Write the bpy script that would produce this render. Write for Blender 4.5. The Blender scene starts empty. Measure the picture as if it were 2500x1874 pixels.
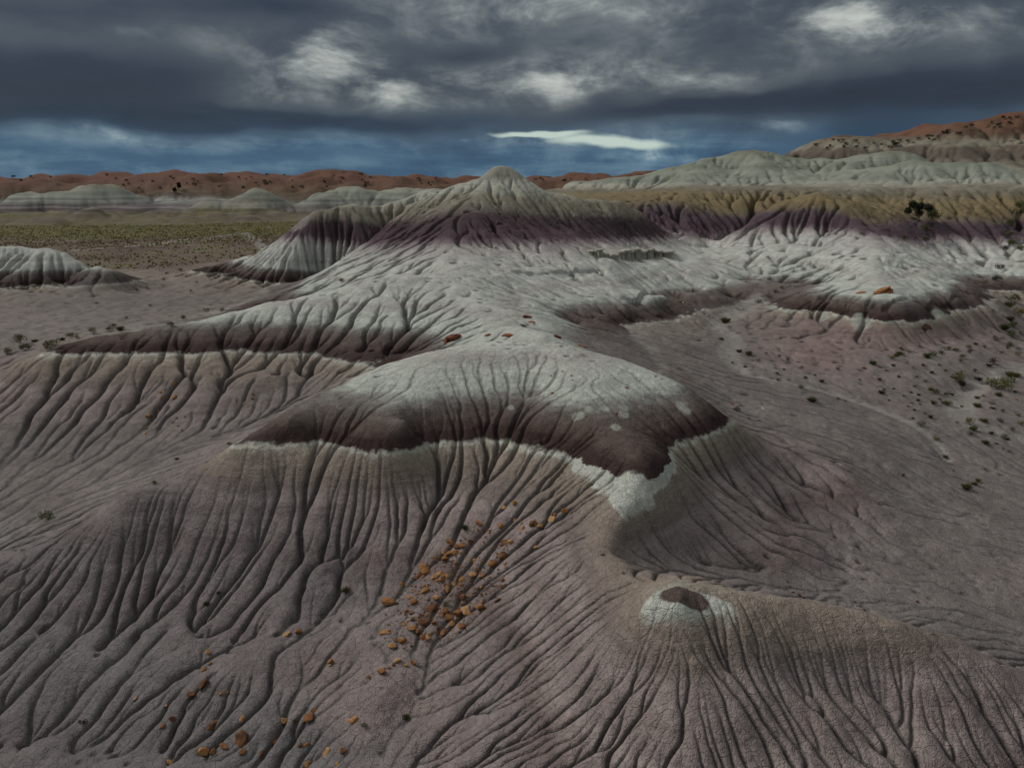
import bpy, bmesh, math, random, time
import numpy as np
from mathutils import Vector, Matrix
T0 = time.time()
sc = bpy.context.scene
COL = sc.collection
R = math.radians

# ------------------------------------------------------------------ camera
CAMH = 10.0                       # metres above the base of the dark clay bed (z = 0)
PITCH = R(13.98)
HFOV = R(66.0)
cam_d = bpy.data.cameras.new('camera')
cam_d.sensor_width = 36.0
cam_d.lens = 18.0 / math.tan(HFOV / 2)
cam_d.clip_start = 0.1
cam_d.clip_end = 20000
cam = bpy.data.objects.new('camera', cam_d)
cam.location = (0, 0, CAMH)
cam.rotation_euler = (math.pi / 2 - PITCH, 0, 0)
COL.objects.link(cam)
sc.camera = cam

# ------------------------------------------------------------------ sky, sun, exposure
SUN_EL, SUN_AZ = R(39), R(-70)    # azimuth clockwise from +Y (view direction); sun veiled by cloud
sun_d = bpy.data.lights.new('sun', 'SUN')
sun_d.energy = 1.5
sun_d.angle = R(24)
sun_d.color = (1.0, 0.97, 0.93)
sun = bpy.data.objects.new('sun', sun_d)
sdir = Vector((math.sin(SUN_AZ) * math.cos(SUN_EL), math.cos(SUN_AZ) * math.cos(SUN_EL), math.sin(SUN_EL)))
sun.rotation_euler = sdir.to_track_quat('Z', 'Y').to_euler()
COL.objects.link(sun)
vs = sc.view_settings
vs.view_transform = 'Standard'
vs.look = 'None'
vs.exposure = 0.62
vs.gamma = 1.0
vs.use_curve_mapping = False
sc.cycles.max_bounces = 5
sc.cycles.diffuse_bounces = 2

class NT:
    """small node-tree writer"""
    def __init__(s, tree):
        s.t = tree
        s.t.nodes.clear()
    def n(s, typ, **kw):
        nd = s.t.nodes.new(typ)
        for k, v in kw.items():
            setattr(nd, k, v)
        return nd
    def put(s, sock, v):
        if v is None:
            return
        if isinstance(v, (int, float)):
            sock.default_value = v
        elif isinstance(v, (tuple, list)):
            if len(v) == 3 and sock.type == 'RGBA':
                v = (*v, 1)
            sock.default_value = v
        else:
            s.t.links.new(v, sock)
    def m(s, op, a, b=None, c=None, clamp=False):
        nd = s.n('ShaderNodeMath', operation=op)
        nd.use_clamp = clamp
        s.put(nd.inputs[0], a); s.put(nd.inputs[1], b)
        if c is not None: s.put(nd.inputs[2], c)
        return nd.outputs[0]
    def vm(s, op, a, b=None):
        nd = s.n('ShaderNodeVectorMath', operation=op)
        s.put(nd.inputs[0], a)
        if b is not None: s.put(nd.inputs[1], b)
        return nd.outputs[0]
    def mix(s, f, a, b, mode='MIX'):
        nd = s.n('ShaderNodeMix', data_type='RGBA', blend_type=mode)
        s.put(nd.inputs[0], f); s.put(nd.inputs[6], a); s.put(nd.inputs[7], b)
        return nd.outputs[2]
    def noise(s, vec, scale, detail=4, rough=0.55, dist=0.0, lac=2.0):
        nd = s.n('ShaderNodeTexNoise')
        s.put(nd.inputs['Vector'], vec)
        nd.inputs['Scale'].default_value = scale
        nd.inputs['Detail'].default_value = detail
        nd.inputs['Roughness'].default_value = rough
        nd.inputs['Lacunarity'].default_value = lac
        nd.inputs['Distortion'].default_value = dist
        return nd.outputs['Fac']
    def rng(s, v, a, b, c=0.0, d=1.0, smooth=True):
        nd = s.n('ShaderNodeMapRange')
        if smooth: nd.interpolation_type = 'SMOOTHSTEP'
        s.put(nd.inputs[0], v)
        for i, q in enumerate((a, b, c, d)): s.put(nd.inputs[1 + i], q)
        return nd.outputs[0]
    def ramp(s, v, stops, lo=None, hi=None, interp='LINEAR'):
        """stops [(pos, colour)] in units of v"""
        lo = stops[0][0] if lo is None else lo
        hi = stops[-1][0] if hi is None else hi
        x = s.rng(v, lo, hi, 0, 1, smooth=False)
        nd = s.n('ShaderNodeValToRGB')
        cr = nd.color_ramp
        cr.interpolation = interp
        while len(cr.elements) < len(stops): cr.elements.new(0.5)
        for e, (p, c) in zip(cr.elements, stops):
            e.position = min(1, max(0, (p - lo) / (hi - lo)))
        for e, (p, c) in zip(cr.elements, stops):
            e.color = (*c, 1)
        s.put(nd.inputs[0], x)
        return nd.outputs[0]
    def attr(s, name):
        nd = s.n('ShaderNodeAttribute', attribute_name=name)
        return nd.outputs['Fac']

def build_sky():
    """storm cloud deck over a Nishita sky; cloud masses lie where the photograph shows them, and the deck goes on overhead"""
    w = bpy.data.worlds.new('World'); sc.world = w; w.use_nodes = True
    k = NT(w.node_tree)
    w.cycles.sampling_method = 'NONE'
    out = k.n('ShaderNodeOutputWorld'); bg = k.n('ShaderNodeBackground')
    k.t.links.new(bg.outputs[0], out.inputs[0])
    sky = k.n('ShaderNodeTexSky', sky_type='NISHITA'); sky.sun_disc = False
    sky.sun_elevation = SUN_EL; sky.sun_rotation = SUN_AZ
    sky.air_density = 1.5; sky.dust_density = 0.6; sky.ozone_density = 2.0
    d = k.n('ShaderNodeTexCoord').outputs['Generated']
    sx = k.n('ShaderNodeSeparateXYZ'); k.put(sx.inputs[0], d)
    x, y, z = sx.outputs
    az = k.m('ARCTAN2', x, y); el = k.m('ARCSINE', z)
    v1 = k.vm('MULTIPLY', d, (1, 1, 2.2))
    v2 = k.vm('MULTIPLY', d, (1, 1, 8.0))
    warp = k.n('ShaderNodeTexNoise'); k.put(warp.inputs['Vector'], v1); warp.inputs['Scale'].default_value = 6.0; warp.inputs['Detail'].default_value = 3
    wc_ = k.n('ShaderNodeSeparateColor'); k.put(wc_.inputs[0], warp.outputs['Color'])
    azw = k.m('ADD', az, k.m('MULTIPLY', k.m('SUBTRACT', wc_.outputs[0], .5), .15))
    elw = k.m('ADD', el, k.m('MULTIPLY', k.m('SUBTRACT', wc_.outputs[1], .5), .05))
    billow = k.noise(v1, 9.0, 7, .62, .35)                 # lumpy cloud
    shade = k.noise(k.vm('ADD', v1, (.012, .02, .05)), 9.0, 5, .6, .35)
    streak = k.noise(v2, 5.0, 5, .6, .25)                  # stratus drawn out along the horizon
    big = k.noise(v1, 3.0, 2, .5)
    def ray0(px, py):
        f = 1250.0 / math.tan(HFOV / 2); u, v = (px - 1250.0) / f, (py - 937.0) / f
        return (u, math.cos(PITCH) - v * math.sin(PITCH), -math.sin(PITCH) - v * math.cos(PITCH))
    def mass(blobs):
        """px, py, half sizes (pixels of a 2212-wide copy of the photograph), weight, slope -> soft mass in azimuth / elevation"""
        tot = None
        for px, py, sxp, syp, amp, slope in blobs:
            r_ = Vector(ray0(px * 1.1302, py * 1.1302)).normalized()
            a0 = math.atan2(r_.x, r_.y); e0 = math.asin(r_.z)
            da = k.m('SUBTRACT', azw, a0)
            de = k.m('MULTIPLY_ADD', da, -slope, k.m('SUBTRACT', elw, e0))
            p_ = k.m('MULTIPLY', da, 1703 / sxp); q_ = k.m('MULTIPLY', de, 1703 / syp)
            g = k.m('MULTIPLY', k.m('EXPONENT', k.m('MULTIPLY_ADD', p_, k.m('MULTIPLY', p_, -1), k.m('MULTIPLY', k.m('MULTIPLY', q_, q_), -1))), amp)
            tot = g if tot is None else k.m('ADD', tot, g)
        return tot
    mb, st, bg0 = (k.m('SUBTRACT', q, .5) for q in (billow, streak, big))
    # mid deck: slate, bluer towards the horizon, brighter overhead
    deck = k.m('ADD', k.m('ADD', .55, k.m('MULTIPLY', mb, .8)), k.m('ADD', k.m('MULTIPLY', bg0, .4), k.m('MULTIPLY', st, k.rng(el, .17, .05, .15, .75))))
    deck = k.m('ADD', deck, k.rng(el, .20, .60, 0, .45))
    hi_c = [(0, (.016, .021, .035)), (.25, (.028, .036, .056)), (.5, (.066, .080, .098)), (.75, (.155, .175, .185)), (1.0, (.32, .34, .33)), (1.4, (.50, .53, .49))]
    lo_c = [(0, (.014, .03, .058)), (.25, (.024, .055, .10)), (.5, (.045, .098, .165)), (.75, (.12, .20, .265)), (1.0, (.30, .38, .40)), (1.4, (.50, .56, .52))]
    low = k.rng(elw, .105, .03)
    def tone(v): return k.mix(low, k.ramp(v, hi_c), k.ramp(v, lo_c))
    # bright heaps and dark shelves
    bm_ = mass(BRIGHT); dm_ = mass(DARK)
    a_b = k.rng(k.m('MULTIPLY_ADD', mb, 1.3, bm_), .0, .85)
    heap = k.m('ADD', .70, k.m('ADD', k.m('MULTIPLY', k.m('SUBTRACT', billow, shade), 1.6), k.m('MULTIPLY_ADD', mb, .8, k.m('MULTIPLY', bm_, .18))))
    v = k.m('ADD', deck, k.m('MULTIPLY', a_b, k.m('SUBTRACT', heap, deck)))
    a_d = k.rng(k.m('ADD', k.m('MULTIPLY_ADD', mb, .8, dm_), k.m('MULTIPLY', st, .7)), .05, 1.0)
    shelf = k.m('ADD', .17, k.m('MULTIPLY', k.m('ADD', st, mb), .35))
    v = k.m('ADD', v, k.m('MULTIPLY', a_d, k.m('SUBTRACT', shelf, v)))
    cloud = tone(v)
    # the break in the cloud above the horizon
    gap = k.rng(k.m('ADD', mass(GAP), k.m('ADD', k.m('MULTIPLY', mb, .9), k.m('MULTIPLY', st, .5))), .28, .85)
    clear = k.mix(.88, k.mix(1.0, sky.outputs[0], (.06, .065, .07), 'MULTIPLY'), (.48, .58, .53))
    col = k.mix(k.m('MULTIPLY', gap, .9), k.mix(.95, k.mix(1.0, sky.outputs[0], (.03, .035, .04), 'MULTIPLY'), cloud), clear)
    col = k.mix(k.rng(el, -.01, -.03), col, (.05, .05, .05))
    s_ = k.n('ShaderNodeVectorMath', operation='SCALE'); k.put(s_.inputs[0], col); s_.inputs[3].default_value = 7.6
    k.put(bg.inputs['Color'], s_.outputs[0])
    bg.inputs['Strength'].default_value = 0.1
BRIGHT = [(700, 110, 110, 60, .75, .5), (780, 185, 250, 38, .62, -.05), (1060, 30, 230, 42, .50, 0), (1240, 168, 190, 28, .70, 0), (1840, 60, 110, 38, .75, -.15), (2130, 25, 190, 40, .45, 0), (1480, 40, 240, 36, .22, 0), (1400, 185, 220, 26, .25, 0),
          (30, 235, 150, 20, .65, -.16), (230, 290, 160, 14, .40, -.12), (1120, 305, 150, 16, .50, 0), (1640, 268, 110, 18, .55, -.2), (1330, 352, 130, 16, .35, 0), (330, 70, 230, 24, .22, 0)]
DARK = [(150, 175, 380, 60, .95, 0), (600, 20, 260, 40, .70, .02), (60, 10, 200, 34, .5, 0), (480, 258, 560, 24, 1.0, 0), (1020, 105, 150, 22, .55, .05), (2060, 195, 330, 58, 1.0, .06), (1480, 228, 320, 24, .75, .03), (420, 340, 620, 18, .35, 0), (1900, 300, 200, 30, .55, 0)]
GAP = [(1290, 312, 130, 17, 1.0, -.12), (1150, 284, 90, 7, .8, 0)]
build_sky()


# ------------------------------------------------------------------ photograph pixels -> directions (photo is 2500 x 1874)
FPX = 1250.0 / math.tan(HFOV / 2)
cp, sp = math.cos(PITCH), math.sin(PITCH)
def ray(px, py):
    u, v = (px - 1250.0) / FPX, (py - 937.0) / FPX
    return np.array((u, cp - v * sp, -sp - v * cp))        # not normalised
def at_z(px, py, z):
    d = ray(px, py); t = (z - CAMH) / d[2]
    return np.array((d[0] * t, d[1] * t, z))
def at_d(px, py, dist):
    d = ray(px, py); t = dist / d[1]
    return np.array((d[0] * t, dist, CAMH + d[2] * t))

# ------------------------------------------------------------------ terrain control lines
# (region, mode, [(px, py, value)])  mode 'z': value is height, 'd': forward distance in metres, 'w': plain world points
L = []
def line(tag, mode, pts): L.append((tag, mode, pts))
def skyline(tag, pts, back=.05, slope=.5, btag=None):
    """a crest seen against what is behind it: the crest line and a line down its far side"""
    L.append((tag, 'd', pts))
    bp = []
    for px, py, d in pts:
        a = at_d(px, py, d); h = math.hypot(a[0], a[1])
        bp.append((a[0] * (1 + back), a[1] * (1 + back), a[2] - slope * back * h))
    L.append((btag or tag, 'wl', bp))
# --- banded mound in front
line('mound', 'z', [(568,1085,0),(621,1085,0),(700,1076,0),(776,1074,0),(841,1088,0),(917,1090,0),(1004,1074,0),(1123,1077,0),(1188,1072,0),(1242,1080,0),(1297,1082,0),(1335,1080,0),(1378,1104,0),(1421,1126,0),(1487,1145,0),(1519,1164,0),(1562,1171,0),(1600,1161,0),(1633,1129,0),(1641,1085,0),(1676,1069,0),(1731,1053,0),(1788,1025,0)])
line('mound', 'z', [(705,1012,1.0),(792,962,1.15),(917,972,1.2),(990,1012,1.15),(1036,982,1.2),(1123,971,1.2),(1177,966,1.2),(1242,966,1.2),(1297,961,1.2),(1351,990,1.2),(1405,990,1.25),(1487,985,1.25),(1568,972,1.25),(1649,972,1.1),(1715,990,.85)])
skyline('mound', [(700,996,33),(787,955,34.5),(863,920,36),(944,887,37),(1025,863,38),(1107,841,38.7),(1188,826,39),(1242,822,39.2),(1297,827,39),(1351,833,38.7),(1405,844,38.3),(1460,857,37.9),(1514,874,37.4),(1568,893,36.8),(1622,917,36.2),(1676,941,35.6),(1731,982,34.6),(1774,1009,33.9)], .07, .42)
line('mound', 'z', [(1530,1060,.75),(1565,1110,.6),(1475,1085,.65)])
# nose shoulder and the ridge that runs from it to the knoll
line('mound', 'd', [(1546,1225,25.2),(1525,1270,24.2),(1490,1318,23.2),(1476,1350,22.6),(1493,1395,21.2)])
line('knoll', 'd', [(1555,1424,19.9),(1600,1426,19.2)])
line('knoll', 'z', [(1600,1440,0),(1645,1424,.02),(1668,1452,.06),(1725,1432,.0),(1770,1440,-.08),(1645,1500,-.3),(1585,1470,-.18),(1740,1470,-.2)])
skyline('knoll', [(1815,1441,18.5),(1888,1452,18.5),(1956,1469,18.4),(2041,1489,18.3),(2114,1497,18.2),(2188,1514,18.1),(2244,1542,18),(2312,1559,18),(2380,1593,17.9),(2436,1616,17.7),(2500,1650,17.6),(2700,1750,17.2)], .07, .5)
line('knoll', 'd', [(1050,1874,17.4),(1250,1874,16.0),(1450,1874,15.2),(1700,1874,14.6),(2000,1874,14.9),(2250,1874,15.2),(2500,1874,15.4),(2750,1874,15.5)])
line('knoll', 'd', [(1500,1640,17.2),(1640,1640,16.5),(1660,1560,17.1),(1900,1640,16.9),(2150,1700,16.8)])
line('knoll', 'd', [(1350,1400,22.3),(1270,1450,22.5),(1330,1560,19.9),(1200,1700,18.9)])
line('knoll', 'w', [(-3,9,-4.6),(0,8.5,-4.5),(4,9,-4.4),(8,9.5,-4.6),(-7,11,-6.4),(-10,14,-7.2)])
# gully with the orange rocks
line('gully', 'd', [(1335,1105,29.4),(1242,1177,28.5),(1164,1247,27.3),(1034,1346,26.2),(936,1447,24.6),(876,1508,23.5),(847,1593,21.8),(870,1680,20.4),(898,1751,19.2),(898,1847,18)])
line('gully', 'd', [(1230,1330,25.4),(1160,1420,24.2),(1104,1554,22.2),(1078,1595,21.6),(1023,1695,20.2),(970,1770,19.1),(926,1836,18.2)])
line('gully', 'd', [(1085,1390,25.0),(1030,1480,23.5),(980,1580,22.0),(940,1690,20.0)])
line('mound', 'd', [(1400,1240,26.0),(1330,1300,25.1)])
line('knoll', 'd', [(1200,1480,22.6),(1180,1600,20.6)])
line('mound', 'd', [(1150,1150,29.2),(1020,1200,28.7),(900,1200,28.5),(760,1200,28.6)])
# spur in front on the left
skyline('spur', [(568,1085,30.1),(508,1124,30.3),(463,1152,30.3),(395,1186,30.2),(330,1198,29.6),(300,1208,29.5),(282,1226,29.6),(237,1249,29.5),(170,1277,29.4),(102,1308,29.2),(45,1333,29.1),(0,1345,29),(-150,1400,28.7),(-400,1480,28)], .06, .4, 'left_valley')
line('spur', 'd', [(0,1874,19.4),(250,1874,19.0),(450,1874,18.7),(700,1874,18.2),(-250,1874,20)])
line('spur', 'd', [(50,1560,24.2),(200,1550,24.4),(330,1500,25.1),(450,1450,25.5),(-150,1600,24)])
line('spur', 'd', [(650,1300,27.3),(800,1330,26.6),(650,1550,22.9),(500,1650,21.6),(780,1500,23.8),(250,1700,21.8)])
line('spur', 'd', [(316,1210,29.3),(420,1310,27.7),(500,1400,26.2)])
# valley behind the spur, left
line('left_valley', 'd', [(-200,1330,33),(0,1300,33),(200,1220,34.5),(400,1130,37),(600,1040,41),(750,960,44)])
line('left_valley', 'd', [(-200,1150,38),(0,1100,40),(120,1090,40.3),(250,1060,41),(400,1045,41.5),(520,1010,42.5),(640,965,44),(740,925,45.5)])
# second ridge
line('ridge', 'z', [(113,858,0),(198,861,0),(283,864,0),(395,858,0),(508,858,0),(593,861,0),(678,865,0),(735,861,0),(800,872,0),(850,882,0),(900,895,0)])
skyline('ridge', [(226,825,50.5),(362,796,51.5),(480,790,51.8),(565,765,53),(735,720,55.5),(847,700,57.5),(960,672,59.2),(1045,667,60)], .06, .35)
line('ridge', 'z', [(565,785,1.3),(706,797,1.15),(800,800,1.2),(900,806,1.2),(1000,815,1.15)])
line('ridge', 'd', [(113,858,48.6),(57,881,47.8),(0,932,47),(-150,990,46)])
line('ridge', 'd', [(1080,670,60),(1083,690,57),(1085,712,54),(1113,746,51),(1187,780,48),(1254,802,45.5),(1330,817,43.2)])
line('ridge', 'd', [(200,960,44.6),(350,960,44.4),(500,930,45),(650,920,45.2),(780,905,46.5)])
line('ridge', 'd', [(1100,810,46.5),(1000,850,47.0)])
line('left_flat', 'd', [(200,815,56),(362,785,60),(480,775,62),(565,745,72),(700,708,78)])
# mound back slope to the right valley
line('right_valley', 'd', [(1430,842,46),(1500,850,46),(1600,885,45),(1700,930,44),(1790,985,42),(1850,1020,40)])
# central butte, right lower ledges (base of dark bed)
line('butte', 'z', [(1400,815,0),(1500,792,0),(1560,774,0),(1612,758,0),(1628,742,0),(1702,730,0),(1780,725,0),(1821,727,0)])
line('butte', 'd', [(1395,790,53.5),(1480,765,58),(1560,740,63),(1600,722,65.8),(1640,715,69.5),(1720,700,72.2),(1790,704,76)])
skyline('butte', [(1226,409,92),(1203,412,91.7),(1249,414,92)], .03, .6)
skyline('butte', [(1164,441,91.2),(1181,428,91.4),(1262,436,92.5),(1288,452,93),(1311,469,93),(1345,480,93),(1400,484,94),(1458,486,95),(1514,486,96),(1560,505,99)], .05, .5)
skyline('butte', [(955,531,92),(1023,486,91),(1068,461,91),(1113,452,91)], .04, .5)
line('butte', 'd', [(1220,440,89.5),(1205,465,86.5),(1175,495,83),(1130,530,79),(1090,583,74),(1085,600,72.5),(1078,640,66.5),(1080,665,61.5)])
line('butte', 'd', [(955,560,88),(904,588,82),(870,620,77.5),(836,650,73.5),(802,678,70.5),(740,712,68),(678,742,66.5),(602,752,66)])
line('butte', 'd', [(960,600,76.5),(1000,640,69.0)])
line('butte', 'd', [(1187,600,73),(1300,600,75),(1420,596,79),(1520,590,86),(1600,575,94)])
line('butte', 'd', [(1300,540,82),(1420,530,87),(1514,520,92)])
line('butte', 'd', [(1200,680,61),(1300,690,63),(1400,700,65),(1480,690,68.5),(1500,640,74),(1600,645,78)])
line('butte', 'd', [(1330,760,54),(1250,740,54)])
line('butte', 'w', [(-8,102,7.5),(0,104,8.5),(8,105,8.5)])
# valley between butte and the right hill
line('right_valley', 'd', [(1713,617,92),(1770,660,80.5),(1815,697,76),(1850,715,74),(1850,737,71.4)])
# left butte
skyline('left_butte', [(1073,457,107),(1034,463,106),(1000,480,104),(960,486,103),(864,494,100),(819,511,98.5),(790,517,97.5),(768,519,97)], .05, .4)
line('left_butte', 'd', [(752,545,95.5),(738,585,93),(715,625,91.3),(690,655,90)])
skyline('left_butte', [(740,536,98.5),(695,570,99.5),(650,610,101),(600,628,104)], .05, .5)
line('left_butte', 'd', [(890,540,97),(955,562,99),(880,600,94),(808,666,86)])
line('left_butte', 'z', [(560,668,0),(620,678,0),(667,683,-.1),(720,680,-.1),(780,675,0)])
line('left_butte', 'w', [(-28,112,1.5),(-20,118,5),(-10,120,7),(-40,118,-1)])
line('left_butte', 'd', [(540,640,103),(500,650,101)])
# white mound far left and its flat
line('left_hill', 'z', [(-120,700,0),(0,700,0),(57,697,0),(150,690,0),(230,682,0),(310,676,0)])
skyline('left_hill', [(-120,598,90),(0,602,90),(57,602,90),(113,605,90),(164,619,89.5),(198,638,88.5),(237,650,88),(290,660,87.5)], .05, .5)
line('left_hill', 'd', [(-120,660,86),(0,655,86),(90,655,86),(150,665,86)])
line('left_hill', 'w', [(-50,102,-1.1),(-75,102,-1),(-36,97,-1)])
line('left_flat', 'd', [(0,740,77),(80,728,78),(140,735,77),(250,720,82),(400,700,90),(500,690,92)])
line('left_flat', 'd', [(-150,800,66),(57,838,59),(170,780,70),(300,740,78),(450,730,80),(600,712,83),(700,690,84)])
# plain
line('plain', 'd', [(-300,640,125),(100,632,126),(300,640,122),(450,640,124),(550,620,135)])
line('plain', 'd', [(-300,590,175),(170,590,170),(400,600,155),(600,590,165)])
line('plain', 'd', [(-300,557,240),(170,557,240),(450,555,240),(680,545,260)])
line('plain', 'd', [(-300,530,345),(100,530,340),(340,531,335),(700,525,345)])
line('plain', 'w', [(-30,150,-1),(0,160,0),(20,190,2),(0,260,-1),(60,300,0),(100,420,0)])
# far pale hills
line('far_mound', 'd', [(160,533,328),(240,534,326),(325,532,330)])
skyline('far_mound', [(200,499,336),(232,496,337),(268,500,337)], .03, .4)
line('far_mound', 'd', [(180,515,345),(290,515,345),(232,510,350)])
line('far_hills', 'd', [(362,535,330),(450,537,326),(540,535,328),(620,530,335),(690,527,340)])
skyline('far_hills', [(380,508,345),(435,500,352),(491,489,360),(545,488,362),(590,475,368),(621,465,372),(650,476,372),(680,488,372),(700,508,365)], .04, .4)
line('far_hills', 'd', [(430,522,340),(540,518,338),(620,510,346)])
skyline('far_hills', [(735,497,385),(762,471,392),(790,478,390),(819,466,394),(860,474,390),(904,463,396),(935,472,394),(972,460,400),(1011,472,400)], .04, .4)
line('far_hills', 'd', [(700,520,360),(780,515,362),(860,508,366)])
line('far_hills', 'w', [(-130,400,2),(-100,410,2),(-60,425,3),(-30,430,4),(0,440,2)])
line('far_badlands', 'd', [(-100,512,412),(0,513,410),(150,512,408),(280,507,410),(390,500,420)])
skyline('far_badlands', [(-100,486,440),(20,487,440),(80,483,445),(130,488,440),(200,482,450),(280,474,455),(330,480,455),(385,485,455)], .04, .3)
# red rim
line('red_rim', 'd', [(-250,438,610),(-100,440,615),(0,440,620),(113,435,620),(226,436,620),(339,434,625),(384,426,620),(480,426,620),(560,431,625),(638,434,630),(780,435,630),(808,422,610),(847,419,605),(893,421,610),(932,426,620),(1073,435,640),(1181,444,640),(1284,446,640),(1323,434,630),(1391,436,640),(1465,436,640),(1504,432,635),(1555,420,625),(1628,417,620),(1720,420,620)])
line('red_rim', 'd', [(-100,470,500),(100,468,505),(300,466,510),(480,462,520),(700,460,525),(860,455,535),(1050,460,530)])
line('red_rim', 'w', [(-500,900,12),(-200,900,14),(0,900,13),(200,900,14),(400,900,14),(-700,1300,6),(-200,1300,8),(300,1300,8),(800,1300,8),(-500,640,16)])
line('red_rim', 'w', [(40,520,3),(120,500,4)])
# right foreground slopes
line('mound', 'd', [(1680,1150,29.0),(1760,1150,30.7),(1860,1120,32.6)])
line('mound', 'd', [(1680,1260,27),(1780,1300,26.7),(1900,1250,29.5),(2000,1150,33.6)])
line('mound', 'd', [(1700,1350,25.2),(1850,1350,26.0),(1980,1320,27.6),(2080,1230,31.5)])
line('right_valley', 'd', [(2200,1200,34.5),(2350,1230,34.2),(2500,1250,34)])
line('right_valley', 'd', [(1590,1385,23),(1700,1390,24.2),(1850,1420,24.2),(2000,1450,24.0),(2114,1470,23.8),(2300,1500,24),(2500,1560,23.2),(2700,1600,23)])
line('right_valley', 'd', [(2100,1330,28.8),(2350,1380,28),(2600,1400,28)])
line('mound', 'd', [(1600,1300,24.9),(1530,1330,23.9),(1510,1375,22.6)])
# right valley floor and wash
line('right_valley', 'd', [(1747,795,64),(1790,831,59),(1776,875,54),(1808,907,51),(1874,922,50),(1953,940,49),(2044,962,48),(2134,994,46),(2224,1030,43.5),(2279,1070,41.5),(2311,1121,40)])
line('right_valley', 'd', [(1765,775,66),(1810,755,69)])
line('right_valley', 'd', [(1640,800,60.5),(1560,830,53),(1680,850,53.5)])
line('right_valley', 'd', [(1900,1000,41.5),(2050,1050,40),(2150,1110,37.5),(2450,1150,39),(2700,1150,40)])
line('right_valley', 'd', [(2470,900,55),(2369,954,50.5),(2344,1009,45),(2600,980,48),(2250,900,52.5),(2350,850,58),(2500,790,70),(2470,740,78),(2620,760,78)])
# small right mound
line('right_mound', 'z', [(1895,741,0),(1935,754,0),(1982,757,0),(2026,761,0),(2062,768,0),(2134,777,0),(2188,780,0),(2235,777,0),(2264,767,0),(2315,757,0),(2369,749,0),(2420,745,0),(2436,728,0)])
line('right_mound', 'd', [(2167,614,79),(2150,630,75),(2123,658,70.5),(2130,700,66),(2150,720,64)])
line('right_mound', 'z', [(1946,719,1.0),(2040,725,1.2),(2150,742,1.2),(2250,735,1.2),(2340,715,1.2)])
line('right_mound', 'd', [(2062,680,70),(2260,680,71.5),(2330,690,74.5)])
line('right_mound', 'd', [(1900,800,62.5),(1997,880,54.8),(2080,850,57),(2170,853,57),(2300,835,60),(2430,800,66)])
line('right_mound', 'z', [(2070,790,-.45),(2140,795,-.45)])
# big right hill
line('right_hill', 'd', [(2001,465,104),(2030,490,101),(2052,515,98),(2097,555,93),(2130,585,88),(2154,608,82)])
skyline('right_hill', [(1900,490,109),(1843,521,105.5),(1792,566,100),(1736,603,96)], .035, .5)
line('right_hill', 'd', [(1830,682,80.5),(1930,700,77),(1990,690,76),(1960,640,84),(1900,600,91)])
line('right_hill', 'd', [(2244,532,104),(2261,600,93),(2323,645,88),(2414,685,84),(2440,700,82)])
line('right_hill', 'd', [(2200,560,96),(2180,600,88)])
line('right_hill', 'd', [(2300,545,104),(2380,535,106),(2440,545,105),(2340,600,99),(2400,620,97),(2390,660,90)])
line('right_hill', 'd', [(2454,566,106),(2455,620,96),(2440,670,88),(2500,590,101),(2600,560,104),(2500,660,88),(2600,690,86)])
line('right_hill', 'd', [(1612,496,112),(1690,500,112),(1800,505,114),(1650,560,105),(1720,572,105),(1690,605,98)])
line('right_hill', 'd', [(2040,560,97),(2000,600,91.5),(1940,560,98.5)])
line('right_mound', 'd', [(2050,640,78.5),(2085,690,70.5),(2200,650,77),(2230,640,80.5)])
# ochre bench and grey shelf behind
line('bench', 'd', [(1640,480,117),(1674,467,119),(1759,463,121),(1900,465,120),(2097,472,117),(2239,475,117),(2350,468,118),(2500,460,118),(2700,455,118)])
line('bench', 'd', [(2120,505,110),(2244,510,110),(2350,500,111),(2500,500,111)])
line('bench', 'd', [(1340,478,112),(1450,478,122),(1550,472,126),(1600,468,128)])
line('bench', 'd', [(1700,456,130),(1850,456,130),(2000,450,128),(2150,450,128),(2300,452,128),(2500,446,128)])
# pale hills
skyline('pale_hills', [(1306,465,150),(1352,461,160),(1397,443,170),(1436,453,170),(1465,439,172),(1532,442,172),(1589,431,170),(1645,414,168),(1702,402,167),(1758,383,166),(1804,369,165),(1838,363,165),(1871,380,166),(1900,387,167),(1985,381,166),(2097,375,164),(2165,360,160),(2210,360,160),(2244,369,160),(2284,397,160)], .06, .45)
line('pale_hills', 'd', [(1838,363,165),(1850,400,155),(1868,452,139)])
line('pale_hills', 'd', [(1758,383,166),(1719,411,158),(1657,450,141)])
line('pale_hills', 'd', [(1790,420,158),(1765,455,141)])
line('pale_hills', 'd', [(2100,400,155),(2050,440,139),(1960,420,156)])
skyline('pale_hills', [(2180,400,146),(2233,391,142),(2330,402,142),(2425,391,140),(2500,425,140),(2700,440,140)], .035, .5)
line('pale_hills', 'd', [(1575,455,150),(1600,430,152),(1640,440,148)])
line('pale_hills', 'd', [(1400,465,155),(1500,462,150)])
line('pale_hills', 'w', [(15,200,7),(60,205,9),(100,205,9),(20,260,2),(40,330,2),(120,300,10),(240,280,18)])
# mesa
line('mesa', 'd', [(1894,388,255),(1962,352,258),(1985,338,258),(2041,340,260),(2154,340,262),(2256,335,262),(2301,321,262),(2324,301,262),(2369,287,262),(2436,275,262),(2500,270,262),(2650,262,262),(2800,262,262)])
line('mesa', 'd', [(2300,350,245),(2400,320,248),(2460,310,246),(2600,312,246)])
line('mesa', 'd', [(2000,375,235),(2150,385,228),(2290,395,215),(2400,380,218),(2500,385,212),(2700,385,212)])
line('mesa', 'w', [(140,400,27),(200,400,36),(330,420,40),(120,330,24),(170,310,31),(250,330,36),(400,600,30)])

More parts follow.
